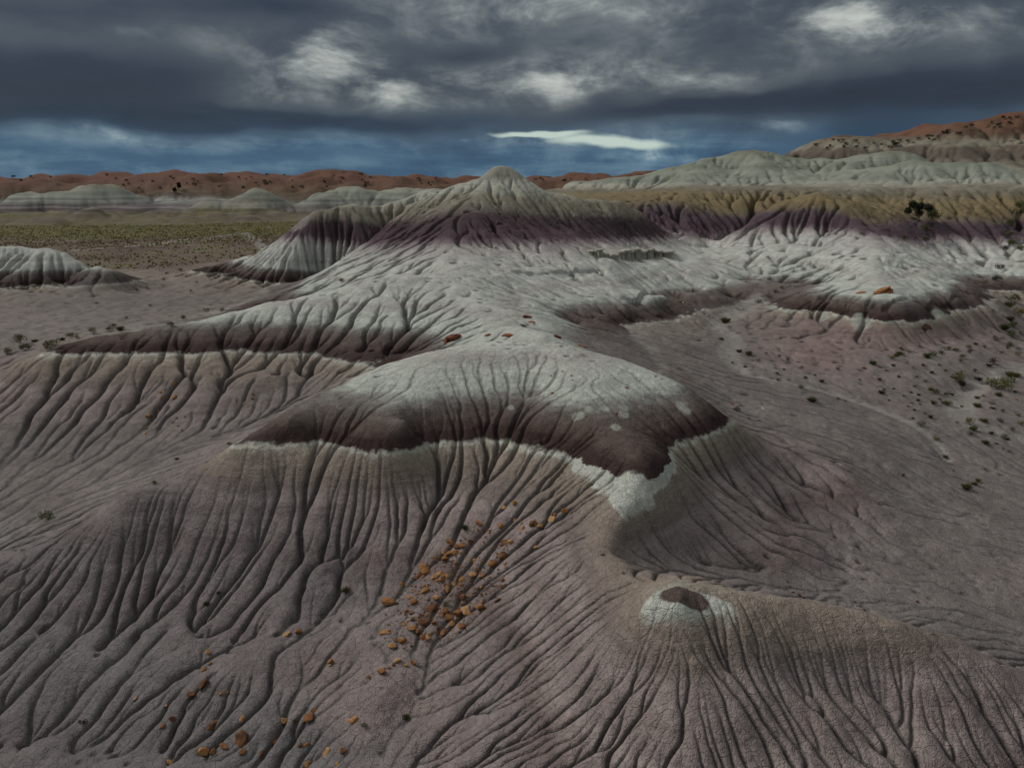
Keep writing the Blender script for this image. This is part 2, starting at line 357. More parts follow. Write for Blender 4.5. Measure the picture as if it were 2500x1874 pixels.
# ------------------------------------------------------------------ height field on a log-polar sheet round the drone
DU = 0.0016
U0, U1 = -R(42), R(42)
R0, R1 = 12.0, 1400.0
V0 = math.log(R0)
NU = int((U1 - U0) / DU)
NV = int((math.log(R1) - V0) / DU)
rng = np.random.default_rng(7)

TAGS = sorted({l[0] for l in L})
P, PT = [], []
for tag, mode, pts in L:
    if mode in ('w', 'wl'): w = [np.array(p, float) for p in pts]
    elif mode == 'z': w = [at_z(*p) for p in pts]
    else: w = [at_d(*p) for p in pts]
    q = np.array([(math.atan2(a[0], a[1]), math.log(math.hypot(a[0], a[1])), a[2]) for a in w])
    out = [q[0]]
    if mode != 'w':
        for a, b in zip(q[:-1], q[1:]):
            n = max(1, int(math.hypot(*(b - a)[:2]) / 0.03))
            n = min(n, 8)
            for k in range(1, n + 1): out.append(a + (b - a) * k / n)
    else:
        out = list(q)
    P += out; PT += [TAGS.index(tag)] * len(out)
P = np.array(P); PT = np.array(PT)
keep = []
for i in range(len(P)):                                        # drop near duplicates
    if all((P[i, 0] - P[j, 0]) ** 2 + (P[i, 1] - P[j, 1]) ** 2 > 0.006 ** 2 for j in keep): keep.append(i)
P, PT = P[keep], PT[keep]
def rbf_fit(xy, val, lam=0.0018):
    n = len(xy)
    D = np.sqrt(((xy[:, None] - xy[None]) ** 2).sum(-1))
    A = np.zeros((n + 3, n + 3)); A[:n, :n] = -D + np.eye(n) * lam
    A[:n, n] = 1; A[:n, n + 1:] = xy; A[n:, :n] = A[:n, n:].T
    b = np.zeros(n + 3); b[:n] = val
    return np.linalg.solve(A, b)
W = rbf_fit(P[:, :2], P[:, 2])
CS = 3                                                          # coarse step
NUc, NVc = NU // CS + 4, NV // CS + 4
uc = U0 + (np.arange(NUc) - 1) * CS * DU
vc = V0 + (np.arange(NVc) - 1) * CS * DU
zc = np.zeros((NVc, NUc), np.float32)
dtag = np.full((len(TAGS), NVc, NUc), 9.0, np.float32)
Pf = P.astype(np.float32); Wf = W.astype(np.float64)
for j in range(NVc):
    d = np.sqrt((uc[:, None] - P[None, :, 0]) ** 2 + (vc[j] - P[None, :, 1]) ** 2)
    zc[j] = -(d @ W[:len(P)]) + W[-3] + W[-2] * uc + W[-1] * vc[j]
    for t in range(len(TAGS)):
        dtag[t, j] = d[:, PT == t].min(1)
print('control points', len(P), 'grid', NV, NU, 'rbf', round(time.time() - T0, 1))

def taps(n, step, off):
    x = np.arange(n) / step + off
    i = np.floor(x).astype(int); f = (x - i).astype(np.float32)
    w = [(1 - f) ** 3 / 6, (3 * f ** 3 - 6 * f ** 2 + 4) / 6, (-3 * f ** 3 + 3 * f ** 2 + 3 * f + 1) / 6, f ** 3 / 6]
    return i, w
def upsample(a, nv, nu, sv, su, off=1):
    i, w = taps(nv, sv, off)
    b = sum(w[k][:, None] * a[np.clip(i + k - 1, 0, a.shape[0] - 1)] for k in range(4))
    i, w = taps(nu, su, off)
    return sum(w[k][None, :] * b[:, np.clip(i + k - 1, 0, a.shape[1] - 1)] for k in range(4)).astype(np.float32)
def gnoise(sv, su, seed):
    g = np.random.default_rng(seed)
    a = g.standard_normal((int(NV / sv) + 5, int(NU / su) + 5)).astype(np.float32)
    return upsample(a, NV, NU, sv, su) * 1.6
def blur(a, k=1):
    for _ in range(k):
        p = np.pad(a, 1, mode='edge')
        a = (p[1:-1, 1:-1] * 4 + (p[:-2, 1:-1] + p[2:, 1:-1] + p[1:-1, :-2] + p[1:-1, 2:]) * 2 + p[:-2, :-2] + p[:-2, 2:] + p[2:, :-2] + p[2:, 2:]) / 16
    return a

Z = upsample(zc, NV, NU, CS, CS)
ug = (U0 + np.arange(NU) * DU).astype(np.float32)
vg = (V0 + np.arange(NV) * DU).astype(np.float32)
rg = np.exp(vg)[:, None].astype(np.float32)
CELL = rg * DU                                                  # metres per cell, grows with distance
TI = {t: i for i, t in enumerate(TAGS)}
def dist_to(*tags):
    return upsample(np.min([dtag[TI[t]] for t in tags], axis=0), NV, NU, CS, CS)
def soft(tags, others, width):
    a, b = dist_to(*tags), dist_to(*others)
    return 1 / (1 + np.exp(np.clip((a - b) / width, -20, 20)))
allt = set(TAGS)
FLOORT = ('left_valley', 'right_valley', 'left_flat')
M_floor = soft(FLOORT, allt - set(FLOORT), 0.02)
M_plain = soft(('plain',), allt - {'plain'}, 0.02)
M_red = soft(('red_rim',), allt - {'red_rim'}, 0.012)
M_mesa = soft(('mesa',), allt - {'mesa'}, 0.02)
M_far = soft(('far_mound', 'far_hills', 'far_badlands'), allt - {'far_mound', 'far_hills', 'far_badlands'}, 0.02)
M_bench = soft(('bench', 'right_hill', 'pale_hills'), allt - {'bench', 'right_hill', 'pale_hills'}, 0.03)
M_gully = soft(('gully',), allt - {'gully'}, 0.012)
M_pale = soft(('pale_hills',), allt - {'pale_hills'}, 0.03)
M_butte = soft(('butte', 'left_butte'), allt - {'butte', 'left_butte'}, 0.02)
M_spur = soft(('spur',), allt - {'spur'}, 0.02)
M_pink = soft(('right_mound',), allt - {'right_mound'}, 0.03)
ZB = Z.copy()

# broad lumps, then rain runs down the slopes and cuts rills
hill = np.clip(1 - M_floor * 0.75 - M_plain - M_gully * .6, 0.0, 1)
ntop = np.clip(1 - .75 * np.exp(-((ZB - 1.6) / 1.9) ** 2) * (rg < 46), 0.2, 1)     # the capped mound is smooth between its rills
farn = 1 - .68 * np.clip((np.log(rg) - math.log(42)) / math.log(1.5), 0, 1)          # lumps stay the same real size, so they shrink with distance
Z += CELL * hill * ntop * farn * (gnoise(60, 60, 1) * 2.6 * (1 + .6 * np.clip(M_pale + M_mesa, 0, 1)) * (1 - .4 * M_butte) + gnoise(26, 26, 2) * 2.4)
Z += CELL * hill * (np.clip(M_far + .5 * M_mesa, 0, 1) * gnoise(34, 24, 31) * 3.6 + np.clip(M_red + M_far + .6 * M_mesa, 0, 1) * (gnoise(20, 13, 33) * 1.5 + gnoise(9, 8, 32) * 1.3))
Z += CELL * (gnoise(9, 9, 3) * 0.75 * (.35 + .65 * hill) * (.3 + .7 * ntop) + gnoise(3, 3, 4) * 0.25)
NE = int((math.log(720.0) - V0) / DU)                           # rows that are worn by water
def gradient(z):
    gy = np.empty_like(z); gx = np.empty_like(z)
    gy[1:-1] = (z[2:] - z[:-2]) * 0.5; gy[0] = z[1] - z[0]; gy[-1] = z[-1] - z[-2]
    gx[:, 1:-1] = (z[:, 2:] - z[:, :-2]) * 0.5; gx[:, 0] = z[:, 1] - z[:, 0]; gx[:, -1] = z[:, -1] - z[:, -2]
    return gy, gx
def rain(z, cell, n, steps, inertia, carry=False):
    gy, gx = gradient(z)
    m = (1 - inertia) / np.sqrt(gy * gy + gx * gx + 1e-9); gy *= m; gx *= m
    nv, nu = z.shape
    py = 13 + rng.random(n, np.float32) * (nv - 27); px = 13 + rng.random(n, np.float32) * (nu - 27)
    dy = np.zeros(n, np.float32); dx = np.zeros(n, np.float32)
    acc = np.zeros(nv * nu, np.float32)
    G = np.stack([gy.ravel(), gx.ravel()], 1)
    hs = z[py.astype(int), px.astype(int)] if carry else None; cs = np.zeros(nv * nu, np.float32); hw = []
    J = rng.random((8, n), np.float32)                          # stochastic bilinear lookup
    hits = []
    for s in range(steps):
        m_ = len(py); q = J[s % 7, :m_]; q2 = J[(s + 3) % 8, :m_]
        b = (py + q).astype(np.int32) * nu + (px + q2).astype(np.int32)
        g = G[b]
        dy = dy * inertia - g[:, 0]; dx = dx * inertia - g[:, 1]
        m = 1 / np.sqrt(dy * dy + dx * dx + 1e-9)
        dy *= m; dx *= m
        py = py + dy; px = px + dx
        if s: hits.append(b)
        if s and carry: hw.append(hs)
        if s % 10 == 9:
            ok = (py > 12) & (py < nv - 13) & (px > 12) & (px < nu - 13)
            py, px, dy, dx = py[ok], px[ok], dy[ok], dx[ok]
            hc = np.concatenate(hits); acc += np.bincount(hc, minlength=nv * nu)
            if carry: cs += np.bincount(hc, weights=np.concatenate(hw), minlength=nv * nu); hs = hs[ok]; hw = []
            hits = []
    if carry: return (cs / np.maximum(acc, 1)).reshape(nv, nu) * (acc.reshape(nv, nu) > 0), acc.reshape(nv, nu) > 0
    return acc.reshape(nv, nu) * (nv * nu / n)
z0 = Z[:NE].copy(); cell = CELL[:NE]
hl = hill[:NE]
far = np.clip((np.log(rg[:NE]) - math.log(40)) / math.log(3), 0, 1)     # far slopes show only small rills
erod = np.clip(1.0 + 0.30 * gnoise(70, 70, 8)[:NE] + 0.22 * gnoise(25, 25, 9)[:NE], 0.35, 1.8)
smooth_top = ntop[:NE]
gy, gx = gradient(ZB[:NE]); slope = blur(np.sqrt(gy * gy + gx * gx) / cell, 2)
st = np.clip((slope - 0.03) / 0.30, 0.0, 1.2)
# broad buttresses first, then sharp branching rills
for it in range(2):
    acc = rain(z0, cell, 120000, 150, 0.3)
    deep = blur(np.clip(np.log(np.maximum(blur(acc, 2), 1) / 30.0), 0, 3.0), 8 + 6 * (it == 0))
    z0 = z0 - cell * deep * st * hl * (0.85 if it == 0 else 0.5) * smooth_top ** 2 * farn[:NE]
A0 = (15.0 - 10.0 * far) * (1 + .8 * (1 - ntop[:NE]))
z = z0.copy(); mean = None
for it in range(6):
    acc = rain(z, cell, 170000, 190, 0.30)
    mean = acc if mean is None else mean * 0.55 + acc * 0.45
    a = mean * 0.7 + blur(mean) * 0.3
    deep = np.clip(np.log(np.maximum(a, 1) / A0), 0, 4.6) ** 1.35 * .44 * (.45 + .55 * smooth_top)
    depth = cell * deep * erod * st * (1.0 * hl + 0.09) * (0.5 + 0.18 * it) * (1 + 1.1 * far * (1 - np.clip((np.log(rg[:NE]) - math.log(100)) / math.log(1.5), 0, 1.25)))
    depth = depth * 0.75 + blur(depth) * 0.25
    z = z0 - depth
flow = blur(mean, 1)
src, hit = rain(z, cell, 420000, 60, 0.3, True)                 # height of the bed that wash on each spot came from
smear = np.where(hit, np.clip(src - z, 0, 3.0), 0)
smear = smear * .6 + blur(smear, 1) * .4
depth = depth * 0.95 + blur(depth, 2) * 0.15
z = z0 - depth
for _ in range(8):                                              # no closed pits: raise any cell to its lowest neighbour two cells away
    q = np.pad(z, 2, mode='edge'); h_, w_ = z.shape
    low = np.minimum.reduce([q[2 + a:2 + a + h_, 2 + b:2 + b + w_] for a, b in ((-2, -2), (-2, 0), (-2, 2), (0, -2), (0, 2), (2, -2), (2, 0), (2, 2))])
    z = np.maximum(z, low)
Z[:NE] = z; depth = z0 - z
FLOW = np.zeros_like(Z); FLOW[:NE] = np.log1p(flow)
print('erosion', round(time.time() - T0, 1))
SMEAR = np.zeros_like(Z); SMEAR[:NE] = smear
DEPTH = np.zeros_like(Z); DEPTH[:NE] = depth / cell                  # how deep the rill is, in cells

def hz(x, y):
    """ground height at world x, y (bilinear)"""
    x = np.asarray(x, float); y = np.asarray(y, float)
    fu = (np.arctan2(x, y) - U0) / DU; fv = (np.log(np.hypot(x, y)) - V0) / DU
    fu = np.clip(fu, 0, NU - 1.01); fv = np.clip(fv, 0, NV - 1.01)
    i = fv.astype(int); j = fu.astype(int); a = fv - i; b = fu - j
    return (Z[i, j] * (1 - a) + Z[i + 1, j] * a) * (1 - b) + (Z[i, j + 1] * (1 - a) + Z[i + 1, j + 1] * a) * b
RS = np.exp(np.arange(V0, math.log(1300), 0.0012))
def ground(px, py):
    """where the view ray through a photo pixel first meets the ground"""
    d = ray(px, py); hh = math.hypot(d[0], d[1])
    x, y = d[0] / hh * RS, d[1] / hh * RS
    below = (CAMH + d[2] / hh * RS) < hz(x, y)
    k = int(np.argmax(below)) if below.any() else len(RS) - 1
    return Vector((x[k], y[k], float(hz(x[k], y[k]))))

# hard ledges that stand out of the slopes: the ground drops in front of them
def ledge(pts, drop, reach, wob, seed):
    g = [ground(*q) for q in pts]
    th = np.array([math.atan2(v.x, v.y) for v in g]); lr = np.array([math.log(math.hypot(v.x, v.y)) for v in g])
    q = np.random.default_rng(seed)
    j0, j1 = int((th[0] - U0) / DU), int((th[-1] - U0) / DU)
    n = j1 - j0 + 1
    base = np.interp(ug[j0:j1 + 1], th, lr)
    xs = np.arange(n)
    jag = sum(np.interp(xs, np.arange(0, n + s_, s_), q.uniform(-1, 1, len(np.arange(0, n + s_, s_)))) * a for s_, a in ((26, 1.0), (9, 1.0), (4, .8)))
    base = base + jag * wob / np.exp(base)
    amp = drop * np.clip(np.minimum(xs, xs[::-1]) / 14.0, 0, 1) * np.clip(.75 + .5 * np.interp(xs, np.arange(0, n + 17, 17), q.uniform(-1, 1, len(np.arange(0, n + 17, 17)))), .25, 1.3)
    s_ = (base[None] - vg[:, None]) * rg                       # metres in front of the ledge
    f = np.clip(s_ / .16, 0, 1) * np.exp(-np.clip(s_, 0, 99) / reach) - .03 * np.exp(-((s_ + .2) / .25) ** 2)
    Z[:, j0:j1 + 1] -= (f * amp[None]).astype(np.float32)
ledge([(1488,624),(1524,622),(1564,622),(1589,622),(1628,619)], .35, 6.0, .6, 1)
ledge([(1440,614),(1465,618),(1492,624)], .25, 4.0, .5, 2)
ledge([(1235,664),(1330,662),(1420,660),(1485,655)], .3, 2.0, .5, 3)
ledge([(1500,733),(1560,726),(1606,720)], .6, 3.5, .5, 4)
ledge([(1925,722),(2040,740),(2150,752),(2260,748),(2370,722)], .45, 1.8, .4, 5)
# pale wash, thin trail and the track over the plain
def track(pts, width, seed=0):
    g = [ground(*q) for q in pts]
    best = np.full(Z.shape, 99.0, np.float32)
    for a, b in zip(g[:-1], g[1:]):
        lo = max(0, int((math.log(min(math.hypot(a.x, a.y), math.hypot(b.x, b.y))) - V0) / DU) - 90); hi = int((math.log(max(math.hypot(a.x, a.y), math.hypot(b.x, b.y))) - V0) / DU) + 90
        dx_, dy_ = b.x - a.x, b.y - a.y
        xx = (rg[lo:hi] * np.sin(ug)[None]); yy = (rg[lo:hi] * np.cos(ug)[None])
        t = np.clip(((xx - a.x) * dx_ + (yy - a.y) * dy_) / (dx_ * dx_ + dy_ * dy_), 0, 1)
        best[lo:hi] = np.minimum(best[lo:hi], np.hypot(xx - a.x - t * dx_, yy - a.y - t * dy_))
    return np.exp(-(best / width) ** 2)
M_wash = np.maximum.reduce([track([(1850,722),(1800,760),(1747,795),(1775,812),(1790,831),(1778,855),(1778,875),(1808,907)], 1.0),
    .8 * track([(1808,907),(1874,922),(1953,940),(2044,962),(2134,994),(2224,1030),(2279,1070),(2311,1121)], .5),
    track([(2500,893),(2420,925),(2369,954),(2350,985),(2344,1009),(2365,1030)], 1.0), .7 * track([(2400,1040),(2500,1075)], .9),
    track([(2420,745),(2445,765),(2470,775)], 1.0),
    .9 * track([(186,612),(320,600),(450,586),(600,568),(735,548)], 1.3), .6 * track([(250,607),(420,592),(640,575)], .8)])
Z -= (.14 * M_wash * (rg < 100)).astype(np.float32)
M_patch = np.zeros_like(Z)
for cx, cy, rr in [(1430,552,.26),(1515,540,.24),(1517,575,.24),(1480,628,.24),(1320,580,.22),(1360,552,.2),(1300,590,.18),(1780,530,.3),(1800,550,.25),(1010,545,.16)]:
    g = ground(700 + cx * .5425, 700 + cy * .5425)
    xx = rg * np.sin(ug)[None] - g.x; yy = rg * np.cos(ug)[None] - g.y
    M_patch = np.maximum(M_patch, np.exp(-((xx * xx + (yy * .8) ** 2) / rr ** 2) ** 2))

for cx, cy, rx, ry in [(1110,522,.75,1.1),(520,412,.35,.6),(612,440,.4,.5),(862,488,.5,.6),(1640,455,.7,.5)]:
    g = ground(1700 + cx * .3617, 600 + cy * .3617)
    xx = rg * np.sin(ug)[None] - g.x; yy = rg * np.cos(ug)[None] - g.y
    M_patch = np.maximum(M_patch, np.exp(-((xx / rx) ** 2 + (yy / ry) ** 2) ** 2))

# bed height used for the colours: true height with a gentle dip of the beds
X = rg * np.sin(ug)[None]; Y = rg * np.cos(ug)[None]
STRAT = Z.copy()
# the beds are gently warped: bed height pinned where the photograph shows a contact, spread smoothly in between
CONTACT = []
def contact(val, sx0, sy0, k_, pts):
    for cx, cy in pts:
        g = ground(sx0 + cx * k_, sy0 + cy * k_)
        CONTACT.append((math.atan2(g.x, g.y), math.log(math.hypot(g.x, g.y)), max(-2.2, min(2.2, val - g.z))))
A_ = (1250, 244, .5651); B_ = (0, 244, .5651)
contact(5.0, *A_, [(880,605),(960,565),(1060,545),(1200,545),(1330,545),(1450,560),(1520,575)])
contact(6.75, *A_, [(1060,488),(1180,475),(1300,470),(1400,480),(1500,515),(1600,550)])
contact(6.75, *A_, [(650,452),(720,452),(800,480),(900,500),(1000,505)])
contact(4.9, *A_, [(700,575),(760,590),(850,600)])
contact(7.4, *A_, [(20,480),(100,488),(250,490),(400,490),(520,500)])
contact(5.0, *A_, [(20,605),(150,615),(300,610),(450,600),(600,590)])
contact(7.4, *B_, [(1800,530),(1900,485),(1980,465),(2080,465),(2190,485)])
contact(5.2, *B_, [(1720,600),(1800,608),(1920,600),(2050,605),(2190,600)])
contact(4.4, *B_, [(1700,650),(1920,640),(2100,642)])
contact(7.3, *B_, [(1380,528),(1450,515),(1550,525),(1650,540)])
contact(5.1, *B_, [(1270,590),(1340,585),(1450,595),(1550,612),(1630,625)])
contact(6.75, *A_, [(1850,530),(1950,522),(2100,535)])
contact(5.0, *A_, [(1810,600),(1900,592),(2000,592),(2110,602)])
contact(1.35, *A_, [(700,812),(800,812),(900,802)])
contact(1.35, *A_, [(330,868),(450,866),(560,880)])
contact(9.5, *A_, [(1400,385),(1600,392),(1800,390),(2000,372),(2150,370)])
contact(9.4, *A_, [(760,378),(900,378),(1100,372)])
for t_ in ('mound', 'knoll', 'gully', 'spur', 'ridge', 'left_valley', 'left_hill', 'right_mound', 'left_flat', 'right_valley', 'pale_hills'):
    for q in P[PT == TI[t_]][::4]: CONTACT.append((q[0], q[1], 0.0))
C_ = np.array(CONTACT)
wc = rbf_fit(C_[:, :2], C_[:, 2], 0.004)
oc = np.zeros((NVc, NUc), np.float32)
for j in range(0, NVc):
    if vc[j] > math.log(170): oc[j] = 0; continue
    dd_ = np.sqrt((uc[:, None] - C_[None, :, 0]) ** 2 + (vc[j] - C_[None, :, 1]) ** 2)
    oc[j] = np.clip(-(dd_ @ wc[:len(C_)]) + wc[-3] + wc[-2] * uc + wc[-1] * vc[j], -2.5, 2.5)
STRAT += upsample(oc, NV, NU, CS, CS)

# white shoulder under the nose, white cap and dark spot of the knoll
gn = ground(1545, 1215); gk = ground(1668, 1470); gs = ground(1668, 1449)
M_white = np.exp(-(((X - gn.x) / .9) ** 2 + ((Y - gn.y) / 1.3) ** 2) ** 2) + np.exp(-(((X - gk.x - .15) / 1.35) ** 2 + ((Y - gk.y) / .55) ** 2) ** 2)
STRAT -= .28 * np.exp(-(((X - gk.x) / 2.2) ** 2 + ((Y - gk.y - .3) / 1.6) ** 2))
M_nose = np.exp(-((X - gn.x) / 3.6) ** 2 - ((Y - gn.y - .8) / 2.6) ** 2)
M_spot = (((X - gs.x - .05) / .64) ** 2 + ((Y - gs.y) / .29) ** 2).clip(0, 9)
def tag_prop(o, label=None, cat=None, group=None, kind=None):
    if label: o['label'] = label
    if cat: o['category'] = cat
    if group: o['group'] = group
    if kind: o['kind'] = kind
    return o
ATTR = {'strat': STRAT, 'm_floor': M_floor, 'm_plain': M_plain, 'm_red': M_red, 'm_mesa': M_mesa, 'm_far': M_far,
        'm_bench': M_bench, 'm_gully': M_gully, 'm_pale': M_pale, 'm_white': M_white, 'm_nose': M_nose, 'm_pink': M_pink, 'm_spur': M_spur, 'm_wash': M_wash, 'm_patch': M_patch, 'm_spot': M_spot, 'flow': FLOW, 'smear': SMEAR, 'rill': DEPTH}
rows = []
i = 0
while i < NV:
    rows.append(i); r_ = R0 * math.exp(i * DU)
    i += 1 if r_ < 82 else 2 if r_ < 150 else 3 if r_ < 430 else 8
rows = np.array(rows)
zr = Z[rows]; xr = X[rows]; yr = Y[rows]
lab = upsample(np.zeros((2, 2), np.float32), 1, 1, 1, 1)
ci = np.clip((rows / CS + 1).astype(int), 0, NVc - 1); cj = np.clip((np.arange(NU) / CS + 1).astype(int), 0, NUc - 1)
region = np.argmin(dtag, axis=0)
jit = rng.integers(-1, 2, (len(rows), NU))
reg = region[np.clip(ci[:, None] + jit, 0, NVc - 1), cj[None] + 0 * jit]
nr = len(rows)
idx = np.arange(nr * NU).reshape(nr, NU)
quads = np.stack([idx[:-1, :-1], idx[:-1, 1:], idx[1:, 1:], idx[1:, :-1]], -1).reshape(-1, 4)
qreg = reg[:-1, :-1].ravel()
co = np.stack([xr, yr, zr], -1).reshape(-1, 3).astype(np.float32)
at_flat = {k: v[rows].ravel().astype(np.float32) for k, v in ATTR.items()}
def build_terrain(name, mask, mat):
    q = quads[mask]
    used, inv = np.unique(q.ravel(), return_inverse=True)
    me = bpy.data.meshes.new(name)
    me.vertices.add(len(used)); me.vertices.foreach_set('co', co[used].ravel())
    nq = len(q)
    me.loops.add(nq * 4); me.loops.foreach_set('vertex_index', inv.astype(np.int32).ravel())
    me.polygons.add(nq); me.polygons.foreach_set('loop_start', np.arange(0, nq * 4, 4, dtype=np.int32))
    me.polygons.foreach_set('loop_total', np.full(nq, 4, np.int32))
    me.polygons.foreach_set('use_smooth', np.ones(nq, bool))
    for k, v in at_flat.items():
        a = me.attributes.new(k, 'FLOAT', 'POINT'); a.data.foreach_set('value', v[used])
    me.update(calc_edges=True)
    me.materials.append(mat)
    o = bpy.data.objects.new(name, me); COL.objects.link(o)
    return o
def clay_material(far):
    mat = bpy.data.materials.new('banded_clay'); mat.use_nodes = True
    k = NT(mat.node_tree)
    out = k.n('ShaderNodeOutputMaterial'); bs = k.n('ShaderNodeBsdfPrincipled')
    bs.inputs['Roughness'].default_value = 0.95
    bs.inputs['Specular IOR Level'].default_value = 0.12
    k.t.links.new(bs.outputs[0], out.inputs[0])
    pos = k.n('ShaderNodeNewGeometry').outputs['Position']
    zs = k.attr('strat')
    n_lo = k.noise(pos, 0.16, 3)
    n_mid = k.noise(pos, 1.1, 3)
    n_hi = k.noise(pos, 3.4, 4, 0.72)
    n_gr = k.noise(pos, 16.0, 2, 0.75)
    # bed height with wavering contacts
    zz = k.m('ADD', zs, k.m('MULTIPLY', k.m('SUBTRACT', n_lo, 0.5), 0.30))
    zz = k.m('ADD', zz, k.m('MULTIPLY', k.m('SUBTRACT', n_mid, 0.5), 0.42))
    zz = k.m('ADD', zz, k.m('MULTIPLY', k.m('SUBTRACT', n_hi, 0.5), 0.22))
    zz = k.m('ADD', zz, k.m('MULTIPLY', k.attr('smear'), k.rng(zs, 2.6, 4.2, .08, .30)))
    fineb = k.noise(k.vm('MULTIPLY', pos, (.2, .2, 4.5)), 1.0, 2, .6)
    pink = (.212, .168, .16); pink2 = (.262, .213, .203); pinkd = (.16, .122, .115)
    tan = (.23, .185, .155); cream = (.42, .41, .36)
    lower = k.ramp(zz, [(-7, pink), (-5.2, (.185, .17, .168)), (-4.4, pink), (-3.6, (.215, .18, .175)), (-2.9, pinkd), (-2.5, pink2), (-2.0, pink),
        (-1.6, pink2), (-1.25, (.19, .152, .138)), (-.8, tan), (-.4, (.255, .21, .172)), (-.2, (.30, .265, .22)), (-.1, (.45, .44, .385)), (-.01, (.05, .03, .028)),
        (.28, (.048, .03, .028)), (.55, (.095, .068, .06)), (.95, (.135, .11, .1)), (1.2, (.22, .205, .19)), (1.42, (.43, .45, .405)), (2.0, (.46, .465, .425)), (2.3, (.40, .375, .35)),
        (2.6, (.47, .475, .435)), (3.2, (.46, .455, .42)), (3.9, (.44, .425, .40)), (4.5, (.37, .34, .325)), (4.9, (.23, .185, .19)), (5.3, (.10, .066, .078)), (6.2, (.075, .05, .06))], -7, 7)
    upper = k.ramp(zz, [(6.2, (.075, .05, .06)), (7.0, (.08, .054, .06)), (7.45, (.17, .145, .125)), (8.0, (.235, .21, .165)), (8.6, (.22, .195, .15)), (9.2, (.30, .28, .225)),
        (9.8, (.36, .355, .30)), (10.6, (.40, .395, .345)), (11.5, (.28, .265, .22)), (12.4, (.30, .29, .24)), (14, (.42, .44, .385))], 6.2, 14)
    col = k.mix(k.rng(zz, 6.15, 6.25), lower, upper)
    mn = k.m('MULTIPLY', k.attr('m_nose'), -.42)
    col = k.mix(k.m('MULTIPLY', k.rng(k.m('SUBTRACT', zz, mn), -.12, -.02), k.m('MULTIPLY', k.rng(zz, .02, -.02), k.rng(mn, -.04, -.12))), col, (.44, .44, .39))
    col = k.mix(k.m('MULTIPLY', k.attr('m_pink'), k.m('MULTIPLY', k.rng(zz, -.3, -.6), .8)), col, k.ramp(fineb, [(.3, (.17, .115, .108)), (.5, (.235, .17, .16)), (.68, (.19, .14, .132))]))
    wn = k.m('ADD', k.attr('m_white'), k.m('MULTIPLY', k.m('SUBTRACT', n_mid, .5), .35))
    col = k.mix(k.m('MULTIPLY', k.rng(wn, .35, .6), k.m('MULTIPLY', k.rng(zz, .25, .1), k.rng(zz, -.85, -.55))), col, (.45, .455, .405))
    col = k.mix(k.rng(k.m('ADD', k.attr('m_patch'), k.m('MULTIPLY', k.m('SUBTRACT', n_hi, .5), .6)), .2, .9, 0, .7), col, (.35, .365, .32))
    sn_ = k.m('ADD', k.attr('m_spot'), k.m('MULTIPLY', k.m('SUBTRACT', n_hi, .5), .7))
    col = k.mix(k.rng(sn_, 1.15, .8), col, (.115, .085, .075))
    # ochre beds of the right-hand hills, then the pale green beds above
    ochre = k.ramp(zz, [(5.6, (.085, .06, .075)), (6.5, (.09, .064, .075)), (6.95, (.15, .118, .085)), (7.5, (.185, .142, .08)), (8.6, (.21, .165, .092)), (9.1, (.18, .152, .107)),
        (9.5, (.20, .175, .135)), (9.9, (.28, .255, .21)), (10.5, (.33, .32, .27)), (11.2, (.235, .25, .207)), (13, (.25, .266, .217)), (14, (.205, .216, .17)), (15, (.25, .266, .218)), (17.0, (.21, .21, .16)), (17.7, (.2, .12, .08)), (19, (.20, .085, .05))], 5.6, 19)
    col = k.mix(k.m('MULTIPLY', k.attr('m_bench'), k.rng(zz, 5.7, 6.2)), col, ochre)
    if far:
        # mesa: grey slopes, red cap
        mesa = k.ramp(k.m('ADD', zz, k.m('MULTIPLY', k.m('SUBTRACT', n_lo, .5), 5.0)), [(8, (.23, .21, .165)), (15, (.21, .19, .145)), (18, (.11, .09, .072)), (20.5, (.12, .095, .075)), (22, (.22, .2, .155)), (24.5, (.17, .135, .1)), (26, (.12, .07, .048)), (29, (.14, .075, .048)), (40, (.15, .07, .045))], 8, 40)
        col = k.mix(k.attr('m_mesa'), col, mesa)
        # striped far hills
        fz = k.m('ADD', zs, k.m('MULTIPLY', k.m('SUBTRACT', k.noise(pos, .03, 3), .5), 2.0))
        farc = k.ramp(fz, [(-3, (.115, .10, .045)), (-2.0, (.10, .086, .05)), (-1.3, (.09, .065, .065)), (-.6, (.08, .06, .062)), (.2, (.18, .165, .155)), (1.2, (.09, .075, .077)), (2.2, (.16, .148, .138)), (3.2, (.22, .228, .2)), (4.2, (.14, .135, .123)), (5.2, (.235, .25, .215)), (7, (.19, .197, .165)), (8.5, (.245, .252, .21)), (12, (.2, .18, .145))], -3, 12)
        col = k.mix(k.attr('m_far'), col, farc)
        redn = k.noise(pos, .035, 5, .65)
        red = k.ramp(k.m('ADD', zs, k.m('MULTIPLY', k.m('SUBTRACT', redn, .5), 10)), [(0, (.085, .07, .045)), (5, (.095, .068, .044)), (9, (.115, .068, .043)), (13, (.115, .062, .042)), (18, (.14, .066, .046)), (24, (.13, .068, .047))], 0, 24)
        scr = k.rng(k.noise(pos, .38, 2, .5), .60, .68)
        red = k.mix(k.m('MULTIPLY', scr, .75), red, (.04, .038, .022))
        col = k.mix(k.attr('m_red'), col, red)
    # flat silt on valley floors and in rill beds
    fl = k.m('MULTIPLY', k.attr('m_floor'), k.rng(zs, 2.2, 1.2))
    fln = k.noise(k.vm('MULTIPLY', pos, (1, 1, .3)), .35, 5, .6)
    floorc = k.ramp(fln, [(.25, (.13, .108, .10)), (.42, (.175, .15, .142)), (.55, (.205, .178, .168)), (.72, (.17, .135, .128))], .25, .72)
    col = k.mix(k.m('MULTIPLY', fl, .8), col, floorc)
